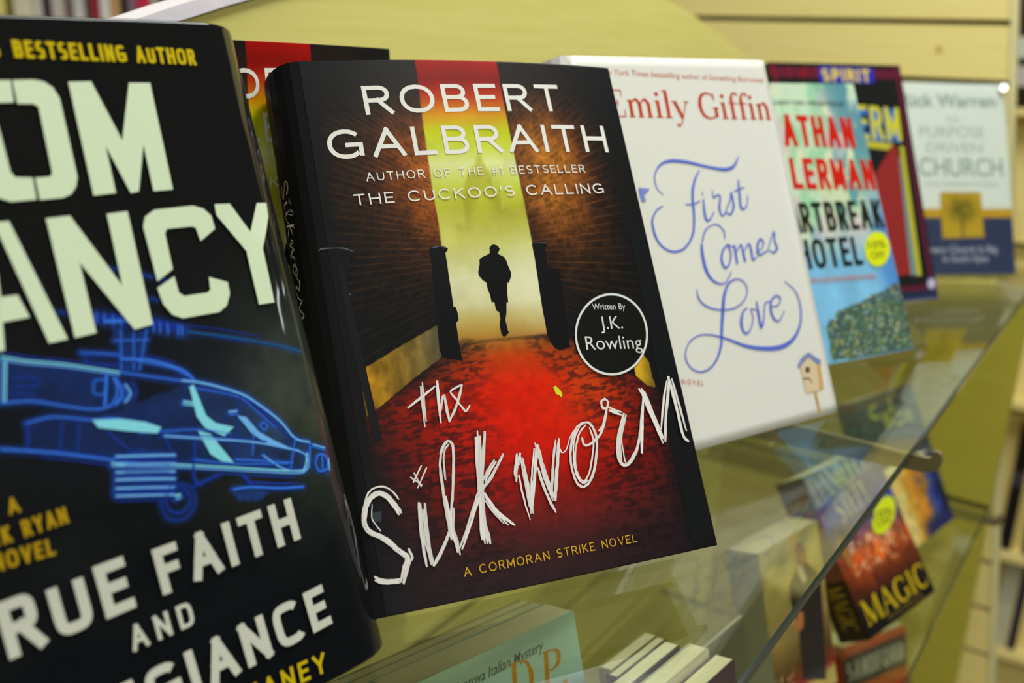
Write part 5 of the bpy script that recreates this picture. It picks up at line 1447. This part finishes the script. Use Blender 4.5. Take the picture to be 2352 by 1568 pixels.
STK = {k: v for k, v in D['stack']}
stacked(0, D['itcopy'][0], 0.018, 0.135, (150, 176, 160), 'paperback just behind the pale teal one, only its cream page tops showing', lean=D['itcopy'][2])
stacked(1, D['itcopy'][1], 0.018, 0.150, (110, 116, 84), 'olive paperback rearmost behind the pale teal one', lean=D['itcopy'][2])
NM = [('a', 0.009, (176, 170, 120), 'thin tan paperback, rearmost of the cream-edged row on the middle shelf'),
      ('b', 0.007, (70, 40, 44), 'thin maroon paperback, second from the back of the cream-edged row'),
      ('c', 0.006, (150, 140, 110), 'grey tan paperback in the middle of the cream-edged row'),
      ('d', 0.010, (60, 56, 66), 'dark-covered paperback with bright page tops in the cream-edged row'),
      ('e', 0.012, (206, 200, 170), 'thick pale paperback with bright page edge in the cream-edged row'),
      ('f', 0.012, (86, 58, 78), 'plum-covered paperback foremost in the cream-edged row'),
      ('g', 0.004, (104, 106, 78), 'slim booklet standing tall at the back of the cream-edged row')]
for i, (k, T, c, lab) in enumerate(NM):
    stacked(i, STK[k], T, {'a': .045, 'b': .048, 'c': .055, 'g': .066}.get(k, .08), c, lab, lean=0.20)

# ------------------------------------------------------------------ far bookcase at the upper left, seen over the arch
E_L = [(-27.5, 204, (206, 172, 96)),]


def back_bookcase():
    # stands square to the view, about two metres away beyond the display board
    az0, az1 = math.radians(-34), math.radians(-8)
    R = 2.15
    c = Vector((R * math.sin(math.radians(-19)), R * math.cos(math.radians(-19)), 0))
    yaw = math.radians(19)
    mw = Matrix.Translation((c.x, c.y, -1.2)) @ Matrix.Rotation(yaw, 4, 'Z')
    root = empty('bookcase', mw, label='far bookcase full of upright books, above the display board at upper left', cat='bookcase')
    w2 = 0.75
    zs = [0.0, 0.30, 0.62, 0.94, 1.13, 1.425, 1.76]
    m = MB(); m.box((-w2, 0.25, 0), (w2, 0.268, 2.3), (1, 1, 1)); m.build('back_panel', M_MAPLE, root)
    for x in (-w2, w2 - 0.02):
        m = MB(); m.box((x, 0, 0), (x + 0.02, 0.25, 2.3), (1, 1, 1)); m.build('side_panel', M_MAPLE, root)
    m = MB(); m.box((-0.400, 0, 0), (-0.310, 0.02, 2.3), (1, 1, 1)); m.build('upright', M_MAPLE, root)
    for z in zs[1:]:
        m = MB(); m.box((-w2 + 0.021, 0.022, z - 0.02), (w2 - 0.021, 0.249, z), (1, 1, 1)); m.build('shelf', M_MAPLE, root)
    seq = [(34, (226, 214, 196)), (15, (214, 206, 200)), (14, (60, 52, 56)), (22, (204, 192, 186)), (14, (120, 100, 104)), (20, (210, 204, 206)), (9, (80, 74, 74)), (16, (154, 40, 56)), (18, (232, 226, 226)), (18, (206, 160, 110)), (12, (48, 44, 44)), (16, (150, 120, 136)),
           (24, (216, 42, 78)), (14, (196, 188, 182)), (10, (64, 46, 34)), (16, (176, 130, 60)), (16, (206, 214, 220)), (14, (206, 180, 110)), (14, (196, 194, 188)), (15, (86, 84, 90)), (16, (190, 196, 196)), (22, (214, 206, 224)), (10, (150, 90, 84)), (20, (216, 200, 196)), (16, (170, 180, 190)), (18, (226, 220, 214)), (13, (120, 60, 60)), (18, (200, 190, 150))]
    NAMES = ['ivory', 'pearl', 'charcoal', 'dove', 'mauve grey', 'silver', 'slate', 'crimson', 'white', 'peach', 'black', 'lilac', 'hot pink', 'stone', 'espresso', 'ochre', 'ice blue', 'sand', 'ash', 'graphite', 'pale sage', 'lavender', 'brick', 'blush', 'steel blue', 'chalk', 'wine', 'khaki']
    x = -0.300
    zf = 1.4255
    r = random.Random(3)
    for i, (t, c) in enumerate(seq):
        t_ = t / 1000.0 * 1.06
        h = r.uniform(0.205, 0.245); d = r.uniform(0.14, 0.17)
        mwb = mw @ Matrix.Translation((x, 0.035 + r.uniform(0, .012), zf))
        rt = empty('upright_book', mwb, label=f'{NAMES[i]} spine upright in the far bookcase at upper left', cat='book', group='upright books in the far bookcase')
        mb = MB()
        mb.box((0, 0, 0), (t_ - 0.001, 0.0016, h), lin(c)); mb.box((0, 0.0016, 0), (0.0014, d, h), lin(c)); mb.box((t_ - 0.0024, 0.0016, 0), (t_ - 0.001, d, h), lin(c))
        if i % 3 == 0: mb.box((0.002, -0.0004, h * .55), (t_ - 0.003, 0.0, h * .85), lin(tuple(255 - q * .6 for q in c)))
        mb.build('cover', M_PLAIN, rt)
        mb = MB(); mb.box((0.0015, 0.0022, 0.003), (t_ - 0.0025, d - 0.003, h - 0.003), (1, 1, 1)); mb.build('page_block', M_PAGES, rt)
        x += t_ + 0.0006


back_bookcase()


# ------------------------------------------------------------------ neighbouring fixture past the right edge of the slatboard
def ray(px, py, d):
    return None


def right_fixture():
    # local x to the right, y away; stands about 1.9 m from the camera
    az = math.radians(30.5)
    c = Vector((1.95 * math.sin(az), 1.95 * math.cos(az), -1.2))
    mw = Matrix.Translation(c) @ Matrix.Rotation(-az, 4, 'Z')
    root = empty('display_rack', mw, label='pale wooden rack of magazines beyond the slatboard at the right edge', cat='rack')
    m = MB(); m.box((-0.30, 0.16, 0), (0.24, 0.18, 1.95), (1, 1, 1)); m.build('back_panel', M_BIRCH, root)
    for z in (0.205, 0.43, 0.76, 1.0, 1.325, 1.68):
        m = MB(); m.box((-0.295, 0.10, z - 0.012), (0.235, 0.158, z), (1, 1, 1)); m.build('ledge', M_BIRCH, root)

    def mag(x, z, w, h, bands, label, t=0.010, lean=0.03, cat='magazine'):
        mm = mw @ Matrix.Translation((x, 0.125, z + 0.0008)) @ Matrix.Rotation(-lean, 4, 'X')
        rt = empty('magazine', mm, label=label, cat=cat)
        b1 = MB()
        for za, zb, col in bands: b1.box((0, 0, h * za), (w, 0.0008, h * zb), lin(col))
        b1.build('front_cover', M_SEMI, rt)
        b2 = MB(); b2.box((0.0005, 0.0009, 0.0005), (w - .0005, t, h - .0005), (1, 1, 1)); b2.build('page_block', M_PAGES, rt)
    mag(-0.166, 1.3255, 0.21, 0.28, [(0, .135, (40, 28, 20)), (.135, .265, (196, 186, 180)), (.265, .315, (26, 26, 34)), (.315, .45, (206, 208, 196)), (.45, 1, (58, 40, 34))], 'dark magazine with white bands at the upper right edge beyond the slatboard')
    mag(-0.022, 0.4305, 0.024, 0.285, [(0, .5, (18, 18, 26)), (.5, .62, (70, 60, 70)), (.62, 1, (14, 14, 18))], 'narrow black magazine standing low at the right edge beyond the slatboard')
    mag(0.024, 0.4305, 0.14, 0.31, [(0, 1, (20, 18, 20))], 'wide black magazine beside the narrow black one at the right edge')
    mag(0.0, 0.2055, 0.030, 0.205, [(0, .5, (206, 204, 172)), (.5, 1, (186, 186, 160))], 'cream booklet on the lowest ledge at the lower right edge')
    mag(0.0325, 0.2055, 0.016, 0.205, [(0, 1, (38, 32, 66))], 'slim navy booklet beside the cream one at the lower right edge')


right_fixture()
